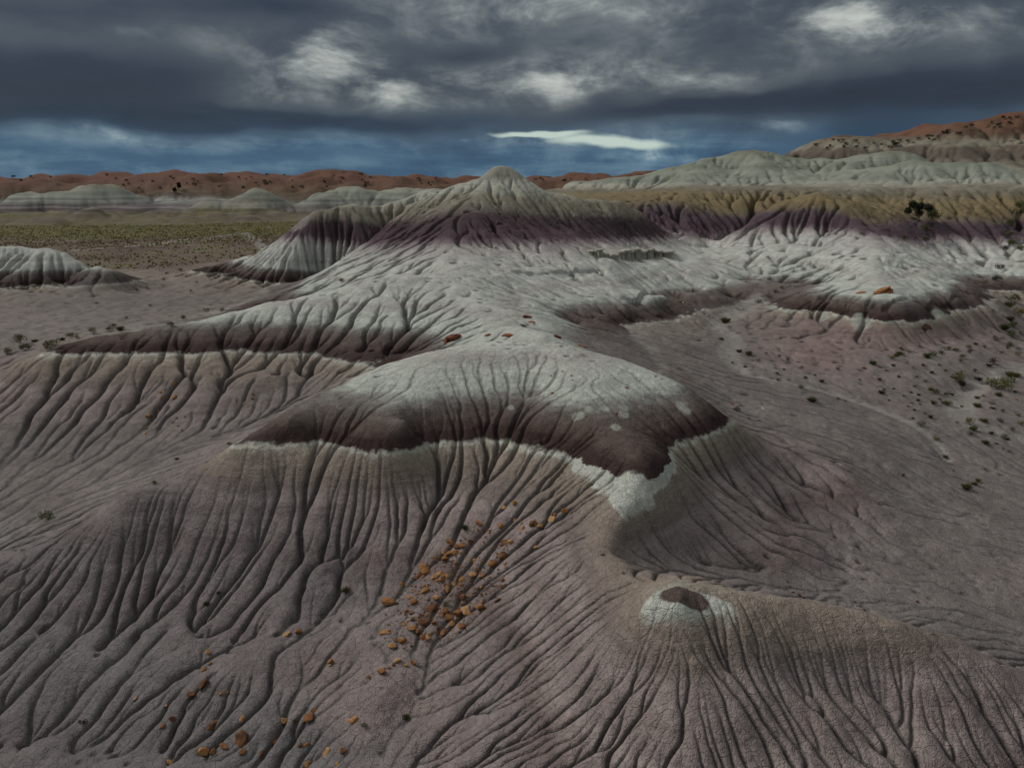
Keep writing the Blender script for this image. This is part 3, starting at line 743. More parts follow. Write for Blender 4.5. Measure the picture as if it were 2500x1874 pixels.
    if far:
        # grass plain
        pln = k.noise(k.vm('MULTIPLY', pos, (1, .45, 1)), .06, 6, .65)
        plainc = k.ramp(pln, [(.3, (.08, .072, .036)), (.45, (.12, .105, .036)), (.56, (.1, .085, .036)), (.68, (.145, .125, .045))], .3, .68)
        dry = k.ramp(k.noise(pos, .045, 5, .6), [(.35, (.09, .055, .042)), (.5, (.15, .11, .09)), (.65, (.16, .14, .075))], .35, .65)
        dist = k.m('LENGTH' if False else 'ADD', k.n('ShaderNodeSeparateXYZ').outputs[1], 0)
        sx = dist.node.inputs[0].links[0].from_node; k.put(sx.inputs[0], pos)
        plainc = k.mix(k.rng(dist, 165, 200), dry, plainc)
        col = k.mix(k.attr('m_plain'), col, plainc)
    spn = k.m('MULTIPLY', k.attr('m_spur'), k.m('MULTIPLY', k.rng(zz, -.6, -1.6), k.rng(n_lo, .3, .6, .6, 1.0)))
    col = k.mix(k.m('MULTIPLY', spn, .55), col, (.105, .095, .096))  # darker slate clay of the spur, part of it corner dimming put into colour
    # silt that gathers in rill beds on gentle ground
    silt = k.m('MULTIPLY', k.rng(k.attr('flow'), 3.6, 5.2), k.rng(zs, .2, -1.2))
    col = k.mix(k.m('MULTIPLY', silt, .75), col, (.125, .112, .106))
    silt_shade = k.m('MULTIPLY', k.rng(k.attr('flow'), 2.9, 4.8), k.m('MULTIPLY', k.rng(zs, .9, 1.6), k.rng(zs, 5.2, 4.6)))  # white slopes: washed silt, its dark tone also standing in for rill shade
    col = k.mix(k.m('MULTIPLY', silt_shade, .5), col, (.17, .15, .14))
    wsh = k.m('ADD', k.attr('m_wash'), k.m('MULTIPLY', k.m('SUBTRACT', n_mid, .5), .5))
    col = k.mix(k.rng(wsh, .3, .75, 0, .8), col, (.27, .245, .225))
    # weathering: fine beds, blotches, grain
    fine = k.noise(k.vm('MULTIPLY', k.vm('ADD', pos, (0, 0, 0)), (.05, .05, 1.1) if far else (.35, .35, 5.5)), 1.0, 4, .7)
    val = k.m('ADD', .58, k.m('MULTIPLY', fine, .84))
    val = k.m('MULTIPLY', val, k.m('ADD', .66, k.m('MULTIPLY', n_hi, .68)))
    val = k.m('MULTIPLY', val, k.m('ADD', .70, k.m('MULTIPLY', n_gr, .60)))
    vc_ = k.n('ShaderNodeCombineColor'); [k.put(vc_.inputs[q], val) for q in range(3)]
    col = k.mix(1.0, col, vc_.outputs[0], 'MULTIPLY')
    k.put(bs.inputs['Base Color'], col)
    # shrinkage cracks, crumbly crust
    wv = k.vm('ADD', pos, k.vm('SCALE', k.n('ShaderNodeTexNoise').outputs['Color']))
    sn = wv.node.inputs[1].links[0].from_node; sn.inputs[3].default_value = .12
    nn = sn.inputs[0].links[0].from_node; k.put(nn.inputs['Vector'], pos); nn.inputs['Scale'].default_value = 4.0
    def cracks(scale, w):
        vo = k.n('ShaderNodeTexVoronoi', feature='DISTANCE_TO_EDGE'); k.put(vo.inputs['Vector'], wv); vo.inputs['Scale'].default_value = scale
        return k.rng(vo.outputs['Distance'], 0.0, w)
    hgt = k.m('ADD', k.m('MULTIPLY', cracks(3.2, .05), .022), k.m('MULTIPLY', cracks(7.0, .07), .008))
    hgt = k.m('ADD', hgt, k.m('MULTIPLY', n_hi, .11))
    hgt = k.m('ADD', hgt, k.m('MULTIPLY', n_gr, .045))
    hgt = k.m('ADD', hgt, k.m('MULTIPLY', fine, .05))
    bp = k.n('ShaderNodeBump'); bp.inputs['Strength'].default_value = .9; bp.inputs['Distance'].default_value = 1.0
    k.put(bp.inputs['Height'], hgt); k.t.links.new(bp.outputs[0], bs.inputs['Normal'])
    return mat
MAT_CLAY = clay_material(False)
MAT_FAR = clay_material(True)

NAMES = {
    'mound': ('banded_mound', 'rounded white-topped clay mound with a dark brown band and blunt nose'),
    'knoll': ('pale_capped_knoll', 'low clay knoll with a white cap and round dark spot on top'),
    'gully': ('gully', 'gully strewn with orange rocks between banded mound and capped knoll'),
    'spur': ('gullied_spur', 'dark mauve clay spur cut by branching rills, running out from the banded mound'),
    'ridge': ('banded_ridge', 'white clay ridge with a level dark brown band behind the banded mound'),
    'butte': ('purple_banded_butte', 'tall pointed clay butte with a purple band below its pale peak'),
    'left_butte': ('purple_shouldered_butte', 'lower clay butte with purple shoulder beside the tall pointed butte'),
    'left_hill': ('white_rilled_hill', 'low rounded white clay hill with rills standing beside the plain'),
    'left_valley': ('valley_floor', 'smooth grey-mauve washed floor between gullied spur and banded ridge'),
    'left_flat': ('clay_flat', 'bare mauve clay flat between the banded ridge and the grassy plain'),
    'right_valley': ('wash_floor', 'wide grey-brown wash floor dotted with shrubs below the right-hand hills'),
    'right_mound': ('ledge_mound', 'small white mound with dark band and orange slab in front of the ochre hill'),
    'right_hill': ('ochre_topped_hill', 'broad white hill with purple band and ochre top beyond the wash'),
    'bench': ('ochre_bench', 'ochre and grey clay bench below the pale green hills'),
    'pale_hills': ('pale_green_hills', 'row of smooth pale green clay hills, one with a small red tip'),
    'mesa': ('red_capped_mesa', 'high flat mesa with a red cap and grey banded slopes'),
    'plain': ('grass_plain', 'flat yellow-green grass plain crossed by a pale track'),
    'far_mound': ('grey_mound', 'small isolated grey clay mound standing on the grass plain'),
    'far_hills': ('striped_badland_hills', 'grey and white striped badland hills beyond the grass plain'),
    'far_badlands': ('pale_badlands', 'low pale green badlands at the foot of the red rim'),
    'red_rim': ('red_rim', 'long low red clay rim along the horizon with dark scrub'),
}
FARMAT = {'plain', 'far_mound', 'far_hills', 'far_badlands', 'red_rim', 'mesa', 'pale_hills', 'left_flat', 'left_hill', 'left_butte'}
for t in TAGS:
    nm, lb = NAMES[t]
    o = build_terrain(nm, qreg == TI[t], MAT_FAR if t in FARMAT else MAT_CLAY)
    tag_prop(o, lb, 'terrain', kind='structure')
    if t == 'butte': BUTTE = o
# flat country all around, below the lowest gully, out to the horizon
me = bpy.data.meshes.new('ground')
me.from_pydata([(-9000, -9000, -9.5), (9000, -9000, -9.5), (9000, 9000, -9.5), (-9000, 9000, -9.5)], [], [(0, 1, 2, 3)])
for k in ATTR:
    a = me.attributes.new(k, 'FLOAT', 'POINT'); a.data.foreach_set('value', [1.0 if k == 'm_plain' else -3.0 if k == 'strat' else 9.0 if k == 'm_spot' else 0.0] * 4)
me.materials.append(MAT_FAR)
gobj = bpy.data.objects.new('ground', me); COL.objects.link(gobj)
tag_prop(gobj, 'level desert ground reaching to the horizon', 'ground', kind='structure')
print('terrain', round(time.time() - T0, 1))

# ------------------------------------------------------------------ loose things: rocks, shrubs, trees
def simple_mat(name, stops, scale, rough=.9, rnd=.5, bump=.0, bscale=20.0):
    """colour ramp over noise, shifted a little from one object to the next"""
    mat = bpy.data.materials.new(name); mat.use_nodes = True
    k = NT(mat.node_tree)
    out = k.n('ShaderNodeOutputMaterial'); bs = k.n('ShaderNodeBsdfPrincipled')
    bs.inputs['Roughness'].default_value = rough; bs.inputs['Specular IOR Level'].default_value = .15
    k.t.links.new(bs.outputs[0], out.inputs[0])
    pos = k.n('ShaderNodeNewGeometry').outputs['Position']
    nz = k.noise(pos, scale, 3, .65)
    f = k.m('ADD', nz, k.m('MULTIPLY', k.m('SUBTRACT', k.n('ShaderNodeObjectInfo').outputs['Random'], .5), rnd))
    c = k.ramp(f, [(.2 + .6 * i / (len(stops) - 1), s_) for i, s_ in enumerate(stops)])
    k.put(bs.inputs['Base Color'], c)
    if bump:
        bp = k.n('ShaderNodeBump'); bp.inputs['Strength'].default_value = .8; bp.inputs['Distance'].default_value = bump
        k.put(bp.inputs['Height'], k.noise(pos, bscale, 4, .7)); k.t.links.new(bp.outputs[0], bs.inputs['Normal'])
    return mat
M_ORANGE = simple_mat('orange_rock', [(.085, .04, .022), (.19, .085, .035), (.30, .145, .055), (.36, .21, .10)], 3.5, .85, .55, .05, 14)
M_RED = simple_mat('red_rock', [(.09, .03, .02), (.19, .06, .032), (.25, .10, .055), (.30, .16, .10)], 4.0, .85, .5, .04, 16)
M_DULL = simple_mat('maroon_rock', [(.06, .03, .025), (.10, .045, .034), (.15, .07, .05)], 4.0, .9, .5, .04, 16)
M_PALER = simple_mat('pale_rock', [(.30, .27, .23), (.42, .40, .35), (.5, .48, .42)], 3.0, .9, .3, .04, 14)
M_GREEN = simple_mat('dusty_green_leaves', [(.05, .06, .022), (.085, .09, .033), (.13, .12, .045)], 5.0, .8, .4)
M_OLIVE = simple_mat('olive_leaves', [(.07, .062, .02), (.12, .095, .03), (.165, .135, .045)], 5.0, .8, .4)
M_BROWN = simple_mat('dry_brown_twigs', [(.035, .026, .02), (.06, .044, .03), (.09, .068, .042)], 5.0, .9, .4)
M_DARK = simple_mat('juniper_leaves', [(.018, .024, .014), (.03, .038, .02), (.045, .05, .026)], 3.0, .8, .3)
M_STEM = simple_mat('grey_stems', [(.07, .06, .05), (.12, .1, .08), (.16, .14, .11)], 8.0, .9, .2)
M_GRASS = simple_mat('dry_grass', [(.13, .118, .042), (.2, .17, .052), (.26, .22, .075)], .35, .9, .0)

rnd = random.Random(11)
def mesh_from_bm(bm, name, mat, smooth=False):
    me = bpy.data.meshes.new(name); bm.to_mesh(me); bm.free()
    if smooth: me.polygons.foreach_set('use_smooth', [True] * len(me.polygons))
    me.materials.append(mat); return me
def rock_mesh(seed, mat, flat=1.0, n=15):
    """angular broken block, about 1 m across, z measured from its base"""
    q = random.Random(seed); bm = bmesh.new()
    sx_, sy_, sz_ = q.uniform(.75, 1.1), q.uniform(.55, .9), q.uniform(.4, .75) * flat
    for _ in range(n):
        v = Vector((q.gauss(0, 1), q.gauss(0, 1), q.gauss(0, 1))).normalized() * q.uniform(.82, 1.0)
        for ax in range(3): v[ax] = max(-.78, min(.78, v[ax]))
        bm.verts.new((v.x * sx_ * .6, v.y * sy_ * .6, v.z * sz_ * .6))
    h = bmesh.ops.convex_hull(bm, input=bm.verts)
    junk = [g for g in h['geom_interior'] if isinstance(g, bmesh.types.BMVert)]
    bmesh.ops.delete(bm, geom=junk, context='VERTS')
    bmesh.ops.bevel(bm, geom=[e for e in bm.edges if e.is_manifold and e.calc_face_angle(0) > .5], offset=.025, segments=1, affect='EDGES')
    zmin = min(v.co.z for v in bm.verts)
    for v in bm.verts: v.co.z -= zmin
    bmesh.ops.recalc_face_normals(bm, faces=bm.faces)
    return mesh_from_bm(bm, 'rock', mat)
def slab_mesh(seed, mat, plates=4):
    """broken layered slab: stacked ragged plates fused into one block"""
    q = random.Random(seed); bm = bmesh.new(); z0_ = 0
    for p_ in range(plates):
        n = 9; th = q.uniform(.04, .085); sx_ = .55 * (1 - .09 * p_) * q.uniform(.85, 1.05); sy_ = .34 * (1 - .1 * p_) * q.uniform(.8, 1.1)
        ox, oy = q.uniform(-.09, .09), q.uniform(-.06, .06)
        prof = [q.uniform(.78, 1.08) for _ in range(n)]
        ring = []
        for zz_, s_ in ((z0_ - .03, .94), (z0_ + th, 1.0)):
            ring.append([bm.verts.new((ox + math.cos(a * 2 * math.pi / n) * sx_ * prof[a] * s_, oy + math.sin(a * 2 * math.pi / n) * sy_ * prof[a] * s_, zz_ + q.uniform(-.015, .015))) for a in range(n)])
        for a in range(n):
            bm.faces.new((ring[0][a], ring[0][(a + 1) % n], ring[1][(a + 1) % n], ring[1][a]))
        bm.faces.new(ring[1]); bm.faces.new(ring[0][::-1])
        z0_ += th
    return mesh_from_bm(bm, 'rock', mat)
ROCKS = {'o': [rock_mesh(100 + i, M_ORANGE, .8 if i % 3 else .5) for i in range(16)],
         'r': [rock_mesh(200 + i, M_RED, .55) for i in range(8)],
         'd': [rock_mesh(300 + i, M_DULL, .6) for i in range(6)],
         'p': [rock_mesh(400 + i, M_PALER, .8) for i in range(5)]}
def normal_at(x, y):
    e = 0.25
    n = Vector((float(hz(x - e, y) - hz(x + e, y)), float(hz(x, y - e) - hz(x, y + e)), 2 * e)); return n.normalized()
def put_rock(me, p, size, label, group, name='rock', cat='rock', tilt=.35, sink=.14, yaw=None):
    o = bpy.data.objects.new(name, me); COL.objects.link(o)
    nrm = normal_at(p.x, p.y)
    qt = Vector((0, 0, 1)).rotation_difference((nrm + Vector((rnd.uniform(-tilt, tilt), rnd.uniform(-tilt, tilt), 0))).normalized())
    o.rotation_mode = 'QUATERNION'
    o.rotation_quaternion = qt @ Matrix.Rotation(rnd.uniform(0, 6.28) if yaw is None else yaw, 3, 'Z').to_quaternion()
    sc_ = size * Vector((rnd.uniform(.85, 1.15), rnd.uniform(.85, 1.15), rnd.uniform(.8, 1.15)))
    o.scale = sc_; o.location = p - nrm * sink * size * .5
    return tag_prop(o, label, cat, group)
GULLY_ZONE = [((1330, 1250), 'high at the gully head'), ((1130, 1390), 'in the upper rock pile of the gully'), ((1060, 1450), 'in the dense middle of the gully rock pile'), ((950, 1480), 'beside the left channel of the rocky gully'), ((1110, 1540), 'where the rock pile meets the right gully channel'), ((950, 1620), 'straggling at the lower end of the gully rocks')]
def near_zone(px, py, zones): return min(zones, key=lambda z_: (z_[0][0] - px) ** 2 + (z_[0][1] - py) ** 2)[1]
def rocks(kind, x0, y0, k_, lst, label, group, name='rock', mult=1.0, zones=None, noun=None):
    for cx, cy, s_ in lst:
        p = ground(x0 + cx * k_, y0 + cy * k_)
        dist = (p - Vector((0, 0, CAMH))).length
        size = max(.06, s_ * k_ / FPX * dist * mult); lb, gr = label, group
        if zones:
            w_ = 'large angular' if size > .34 else 'fist-sized' if size < .17 else 'middling blocky'
            zn = near_zone(x0 + cx * k_, y0 + cy * k_, zones); lb = '%s %s %s' % (w_, noun, zn); gr = '%s %s' % (w_, group)
        put_rock(rnd.choice(ROCKS[kind]), p, size, lb, gr, name)
GL = 'rust-orange angular rock lying in the gully beneath the banded mound'
rocks('o', 800, 1200, .3165, [(745,630,90),(835,650,70),(470,875,75),(745,1000,75),(440,1080,55),(945,970,75),(900,1080,55),(1185,915,60),(1065,935,70),(920,930,55),(1010,940,50),(1035,680,45),(920,760,40),(1130,540,55),(1265,560,45),(1350,510,50),(1370,400,60),(1410,390,30),(1500,290,45),(1610,250,60),(1580,250,40),(1635,280,35),(925,485,60),(905,530,50),(945,395,45),(800,900,70),(660,855,45),(570,1150,65),(490,1190,60),(625,810,35),(570,720,30),(655,1060,55),(690,1095,50),(600,1020,35),(660,995,40),(650,940,30),(965,1040,45),(1045,1040,40),(1020,1045,40),(840,825,40),(1050,820,40),(820,1030,35),(530,1310,45),(595,1345,30),(650,1330,40),(420,1395,45),(500,1340,30),(475,1360,25),(320,1430,25),(735,1125,35),(775,1130,35),(705,650,40),(730,580,55),(990,480,45),(1040,420,40),(1100,380,35),(1000,430,40),(1435,215,35),(1365,130,35),(1440,95,30),(1335,270,35),(1245,310,25),(1830,155,40),(1725,215,50),(1760,185,30),(1610,440,25),(1350,690,35),(1355,745,40),(1300,840,50),(1165,250,35),(755,770,45),(880,690,40),(900,640,40),(1110,640,50),(1190,655,40),(960,725,35)], GL, 'orange rocks in the gully', mult=1.65, zones=GULLY_ZONE, noun='orange rock')
FAN = [(1150,200),(1450,80),(1850,140),(1400,560),(1350,800),(1050,1100),(750,1200),(420,1450),(450,850),(700,600),(950,400)]
def inside(x, y, poly):
    c = False
    for (x1, y1), (x2, y2) in zip(poly, poly[1:] + poly[:1]):
        if (y1 > y) != (y2 > y) and x < (x2 - x1) * (y - y1) / (y2 - y1) + x1: c = not c
    return c
def fan_point():
    while True:
        x, y = rnd.gauss(920, 300), rnd.gauss(760, 320)
        if inside(x, y, FAN): return x, y
rocks('o', 800, 1200, .3165, [(*fan_point(), rnd.uniform(12, 30)) for _ in range(105)], GL, 'orange rocks in the gully', mult=1.2, zones=GULLY_ZONE, noun='orange rock')
rocks('o', 0, 1000, .565, [(1240,970,28),(1283,970,30),(890,1050,25),(910,1100,14),(885,1125,18),(890,1190,40),(830,1235,28),(585,1250,20),(920,1365,45),(1045,1335,25),(1045,1420,55),(1045,1475,30),(965,1460,28),(925,1480,20),(880,1480,35),(745,1340,22),(700,1370,18),(1340,1340,45),(1358,1305,22),(1220,1345,28),(1525,1340,35),(1412,1480,30),(1487,1475,20),(1295,1455,18),(1187,1440,22),(1135,1490,20),(1325,1445,18),(1330,1530,28),(1455,1530,22),(730,1530,24),(1440,1090,30),(1425,1105,18),(1590,1155,15),(955,1225,14),(985,1225,14),(720,1290,14)],
      None, 'orange-brown rocks on the spur', mult=1.5, noun='orange-brown rock', zones=[((500, 1600), 'in a shaded rill of the dark spur'), ((540, 1790), 'in the main lower rill of the spur'), ((720, 1560), 'on the clay between spur rills and gully'), ((740, 1800), 'in the outwash below the spur rills'), ((410, 1780), 'on the low flank of the dark spur')])
rocks('o', 0, 900, .4069, [(935,80,25),(1040,90,28),(960,145,35),(1050,170,40),(975,175,30),(1035,180,25),(880,290,40),(905,285,25),(870,390,30),(880,360,22),(1060,300,15),(950,265,20),(990,290,20),(1070,345,15),(1090,370,16),(1040,325,14),(1110,290,14)],
      'small orange rock in the wide gully under the banded ridge', 'rocks in the ridge gully')
rocks('o', 0, 900, .4069, [(1415,190,25),(1470,210,18),(1515,155,22),(1515,180,22),(1400,290,14)], 'small orange rock at the narrow gully mouth beside the banded mound', 'rocks at the narrow gully mouth')
rocks('r', 700, 700, .5425, [(1195,482,25),(1065,370,18),(1085,385,14),(1240,380,16),(1280,400,18),(1285,420,14),(1190,440,14),(1235,270,18),(1262,265,14),(1245,300,10),(1530,455,25),(1485,572,20),(1660,405,16),(1685,415,12),(1025,260,14),(1300,285,10),(1190,400,14)],
      'small rust-red rock fragment on the white top of the banded mound', 'fragments on the mound top')
rocks('r', 1700, 600, .3617, [(240,1070,30),(300,1085,35),(355,1165,30),(440,1068,22),(420,1178,18)], 'flat dark red rock beside the foot of the banded mound, near the wash', 'red rocks by the mound foot')
rocks('p', 1700, 600, .3617, [(450,1100,26)], 'small pale rock among flat red rocks behind the banded mound', None)
rocks('r', 1700, 600, .3617, [(1130,825,42)], 'red rock lying on the wash floor below the pink cone', None)
rocks('r', 1700, 600, .3617, [(2160,1040,35)], 'reddish rock among shrubs by the pale side wash', None)
rocks('o', 1700, 600, .3617, [(1730,1515,25)], 'lone orange rock on bare wash floor near a green tuft', None)
rocks('d', 1250, 1000, .565, [(1170,700,16),(1190,745,18),(1215,790,22),(1240,800,22),(1260,815,18),(1320,800,16),(1410,780,20),(1480,830,14),(1500,850,18),(1540,860,18),(1750,830,16),(1940,850,12),(2130,1010,18),(1820,970,14),(1200,765,14),(1228,775,12),(1390,770,12)],
      'dark maroon rock in the long channel behind the capped knoll', 'maroon rocks behind the knoll')
rocks('p', 1400, 420, .4973, [(630,688,40),(600,680,22),(595,705,20),(655,705,22),(560,690,16),(540,640,16),(680,715,14)], 'pale broken boulder at the head of the grey wash', 'pale boulders at the wash head')
rocks('p', 1250, 1000, .565, [(706,936,9)], 'tiny white stone on the slope below the knoll cap', None)
def slab(px, py, w, label, kind=M_RED, yaw=0.0, seed=1, plates=4, name='flat_rock'):
    p = ground(px, py); dist = (p - Vector((0, 0, CAMH))).length
    return put_rock(slab_mesh(seed, kind, plates), p, w / FPX * dist, label, None, name, 'rock', .05, .12, yaw)
S_ = lambda cx, cy: (600 + cx * .4069, 380 + cy * .4069)
slab(*S_(1245, 1100), 52, 'large broken rust-orange slab on the saddle between mound and ridge', M_RED, .2, 1, 5)
slab(*S_(1455, 1078), 18, 'small rust-red slab between two larger slabs on the saddle', M_RED, .5, 2, 3)
slab(*S_(1570, 1080), 30, 'thin flat rust-red slab behind the crest of the banded mound', M_RED, -.1, 3, 2)
slab(*S_(1872, 1090), 26, 'rust-red slab at the right end of the pink saddle', M_RED, -.2, 4, 3)
slab(*S_(2015, 1142), 24, 'low rust-red slab on the slope behind the mound crest', M_RED, .3, 5, 2)
slab(*S_(1690, 968), 24, 'brown slab jutting from the white ridge above the grey ledge', M_RED, .1, 6, 3)
slab(*S_(1718, 1000), 20, 'small brown slab just below the jutting slab on the ridge', M_RED, -.4, 7, 2)
slab(*S_(1665, 1020), 12, 'tiny red slab on the pink saddle beside the white ridge', M_RED, .2, 8, 2)
slab(1700 + 1255 * .3617, 600 + 316 * .3617, 50, 'long orange rock slab capping the small banded mound by the wash', M_ORANGE, .05, 9, 4)
slab(1700 + 1110 * .3617, 600 + 318 * .3617, 22, 'short orange slab beside the long slab on the small mound', M_ORANGE, -.2, 10, 2)
slab(1700 + 1560 * .3617, 600 + 548 * .3617, 22, 'dull red ledge slab on the pink slope under the small mound', M_DULL, .2, 12, 2)
# ---- fluted cliff: pale columns under a hard cap, standing out of the right flank of the butte
M_CLIFF = simple_mat('pale_cliff', [(.27, .245, .205), (.36, .34, .29), (.42, .405, .355)], 1.6, .95, .25, .12, 4.0)
def column_mesh(seed):
    q = random.Random(seed); bm = bmesh.new(); n = 9; rings = []
    prof = [q.uniform(.8, 1.12) for _ in range(n)]
    for h, s_ in ((-1.6, 1.35), (-.9, 1.12), (-.35, .92), (-.16, .88), (-.13, 1.14), (-.02, 1.16), (.03, 1.0)):
        rings.append([bm.verts.new((math.cos(a * 6.2832 / n) * .36 * prof[a] * s_, math.sin(a * 6.2832 / n) * .36 * prof[a] * s_ * (1.0 if math.sin(a * 6.2832 / n) < 0 else 4.2), h + q.uniform(-.025, .025))) for a in range(n)])
    for r0_, r1_ in zip(rings[:-1], rings[1:]):
        for a in range(n): bm.faces.new((r0_[a], r0_[(a + 1) % n], r1_[(a + 1) % n], r1_[a]))
    bm.faces.new(rings[-1])
    return mesh_from_bm(bm, 'column', M_CLIFF)
COLS = [column_mesh(900 + i) for i in range(6)]
def cliff(pts, n, hi, size):
    for i in range(n):
        t = (i + rnd.uniform(-.25, .25)) / (n - 1); t = min(1, max(0, t))
        px = pts[0][0] + (pts[1][0] - pts[0][0]) * t; py = pts[0][1] + (pts[1][1] - pts[0][1]) * t + rnd.uniform(-1.5, 1.5)
        g = ground(px, py); o = bpy.data.objects.new('column', rnd.choice(COLS)); COL.objects.link(o)
        o.location = g + Vector((0, 0, hi * rnd.uniform(.6, 1.1) * (.25 + .75 * math.sin(math.pi * (.08 + .84 * t)) ** .6))); o.rotation_euler = (0, 0, rnd.uniform(-.3, .3) - math.atan2(g.x, g.y))
        k_ = size * rnd.uniform(.8, 1.25); o.scale = (k_, k_, hi / .62)
        o.parent = BUTTE
cliff(((1494, 632), (1628, 627)), 13, .85, 1.25)
cliff(((1442, 620), (1482, 628)), 5, .5, .75)
# rock chips too many to count
bm = bmesh.new()
for _ in range(1000):
    cx, cy = fan_point(); p = ground(800 + cx * .3165 + rnd.uniform(-6, 6), 1200 + cy * .3165 + rnd.uniform(-6, 6))
    s_ = rnd.uniform(.02, .065)
    vs_ = [bm.verts.new(p + Vector((rnd.uniform(-1, 1), rnd.uniform(-1, 1), rnd.uniform(-.3, .9))) * s_) for _ in range(5)]
    for a, b, c in ((0, 1, 2), (0, 2, 3), (0, 3, 1), (4, 2, 1), (4, 3, 2), (4, 1, 3)): bm.faces.new((vs_[a], vs_[b], vs_[c]))
o = bpy.data.objects.new('rock_chips', mesh_from_bm(bm, 'rock_chips', M_ORANGE)); COL.objects.link(o)
tag_prop(o, 'scatter of small orange rock chips between the gully rocks', 'rock chips', kind='stuff')

# ---- shrubs: each is foliage and stems under an empty
def tuft_mesh(seed, mat, n=150, h=.55, spread=.5):
    q = random.Random(seed); bm = bmesh.new()
    for _ in range(n):
        a = q.uniform(0, 6.283); r_ = abs(q.gauss(0, .22)) * spread; lean = q.uniform(.15, 1.0) * spread
        b = Vector((math.cos(a) * r_, math.sin(a) * r_, -.03)); hh = h * q.uniform(.55, 1.05) * (1 - .35 * lean)
        t = b + Vector((math.cos(a) * lean * .75, math.sin(a) * lean * .75, hh)); mid = b.lerp(t, .55) + Vector((0, 0, .06))
        w = Vector((-math.sin(a), math.cos(a), 0)).lerp(Vector((q.uniform(-1, 1), q.uniform(-1, 1), 0)), .5) * .016
        v = [bm.verts.new(c) for c in (b - w, b + w, mid + w * 1.3, t, mid - w * 1.3)]
        bm.faces.new(v)
    return mesh_from_bm(bm, 'foliage', mat)
def bush_mesh(seed, mat, n=330, rz=.5):
    q = random.Random(seed); bm = bmesh.new()
    lobes = [(Vector((q.uniform(-.3, .3), q.uniform(-.3, .3), q.uniform(.2, .42) * rz / .5)), q.uniform(.16, .30)) for _ in range(7)]
    for _ in range(n):
        c, r_ = q.choice(lobes)
        d = Vector((q.gauss(0, 1), q.gauss(0, 1), q.gauss(0, .8))).normalized() * r_ * q.uniform(.55, 1.08)
        p = c + d
        if p.z < -.02: continue
        u = Vector((q.gauss(0, 1), q.gauss(0, 1), q.gauss(0, 1))).normalized() * q.uniform(.03, .065); w = u.cross(Vector((q.gauss(0, 1), q.gauss(0, 1), q.gauss(0, 1)))).normalized() * .028
        bm.faces.new([bm.verts.new(x_) for x_ in (p - u, p + w, p + u, p - w)])
    return mesh_from_bm(bm, 'foliage', mat)
def stems_mesh(seed, n=9, h=.42):
    q = random.Random(seed); bm = bmesh.new()
    for _ in range(n):
        a = q.uniform(0, 6.283); t = Vector((math.cos(a) * q.uniform(.1, .38), math.sin(a) * q.uniform(.1, .38), h * q.uniform(.6, 1)))
        ring = [bm.verts.new((math.cos(k_ * 2.094) * .014, math.sin(k_ * 2.094) * .014, -.05)) for k_ in range(3)]; tip = bm.verts.new(t)
        for k_ in range(3): bm.faces.new((ring[k_], ring[(k_ + 1) % 3], tip))
    return mesh_from_bm(bm, 'stems', M_STEM)
SHRUB = {'tuft': [tuft_mesh(i, M_GREEN) for i in range(5)], 'olive': [bush_mesh(20 + i, M_OLIVE) for i in range(4)] + [tuft_mesh(30 + i, M_OLIVE, 170) for i in range(3)],
         'green': [bush_mesh(40 + i, M_GREEN) for i in range(5)], 'brown': [tuft_mesh(50 + i, M_BROWN, 110, .42) for i in range(3)] + [bush_mesh(60 + i, M_BROWN, 220, .4) for i in range(3)],
         'dark': [bush_mesh(70 + i, M_DARK, 420, .6) for i in range(4)]}
STEMS = [stems_mesh(i) for i in range(5)]
def put_shrub(kind, p, size, label, group=None, name='shrub', hs=1.0, parts=True):
    root = bpy.data.objects.new(name, None); root.empty_display_size = .1
    root.location = p; root.rotation_euler = (0, 0, rnd.uniform(0, 6.28)); root.scale = (size, size, size * hs * rnd.uniform(.8, 1.15))
    COL.objects.link(root)
    f = bpy.data.objects.new('foliage', rnd.choice(SHRUB[kind])); f.parent = root; COL.objects.link(f)
    if parts:
        s_ = bpy.data.objects.new('stems', rnd.choice(STEMS)); s_.parent = root; COL.objects.link(s_)
    return tag_prop(root, label, 'shrub', group)
def shrubs(x0, y0, k_, lst, table, zones):
    """each spot takes one of the kinds in the table [(kind, label, group)] in turn by chance"""
    for cx, cy, s_ in lst:
        p = ground(x0 + cx * k_, y0 + cy * k_ + s_ * k_ * .3)
        dist = (p - Vector((0, 0, CAMH))).length
        zn = near_zone(x0 + cx * k_, y0 + cy * k_, zones); w_ = 'big' if s_ * k_ / FPX * dist > 1.05 else 'small' if s_ * k_ / FPX * dist < .55 else 'mid-sized'
        kd, lb, gr = table[rnd.choices(range(len(table)), [t[3] for t in table])[0]][:3]
        put_shrub(kd, p, s_ * k_ / FPX * dist * 1.02, '%s %s %s' % (w_, lb, zn), gr)
WASH = [('green', 'dusty green rounded shrub', 'green shrubs on the wash floor', 3), ('olive', 'yellow-olive shrub', 'olive shrubs on the wash floor', 3),
        ('brown', 'dry brown shrub', 'brown shrubs on the wash floor', 3), ('tuft', 'spiky green grass tuft', 'grass tufts on the wash floor', 2)]
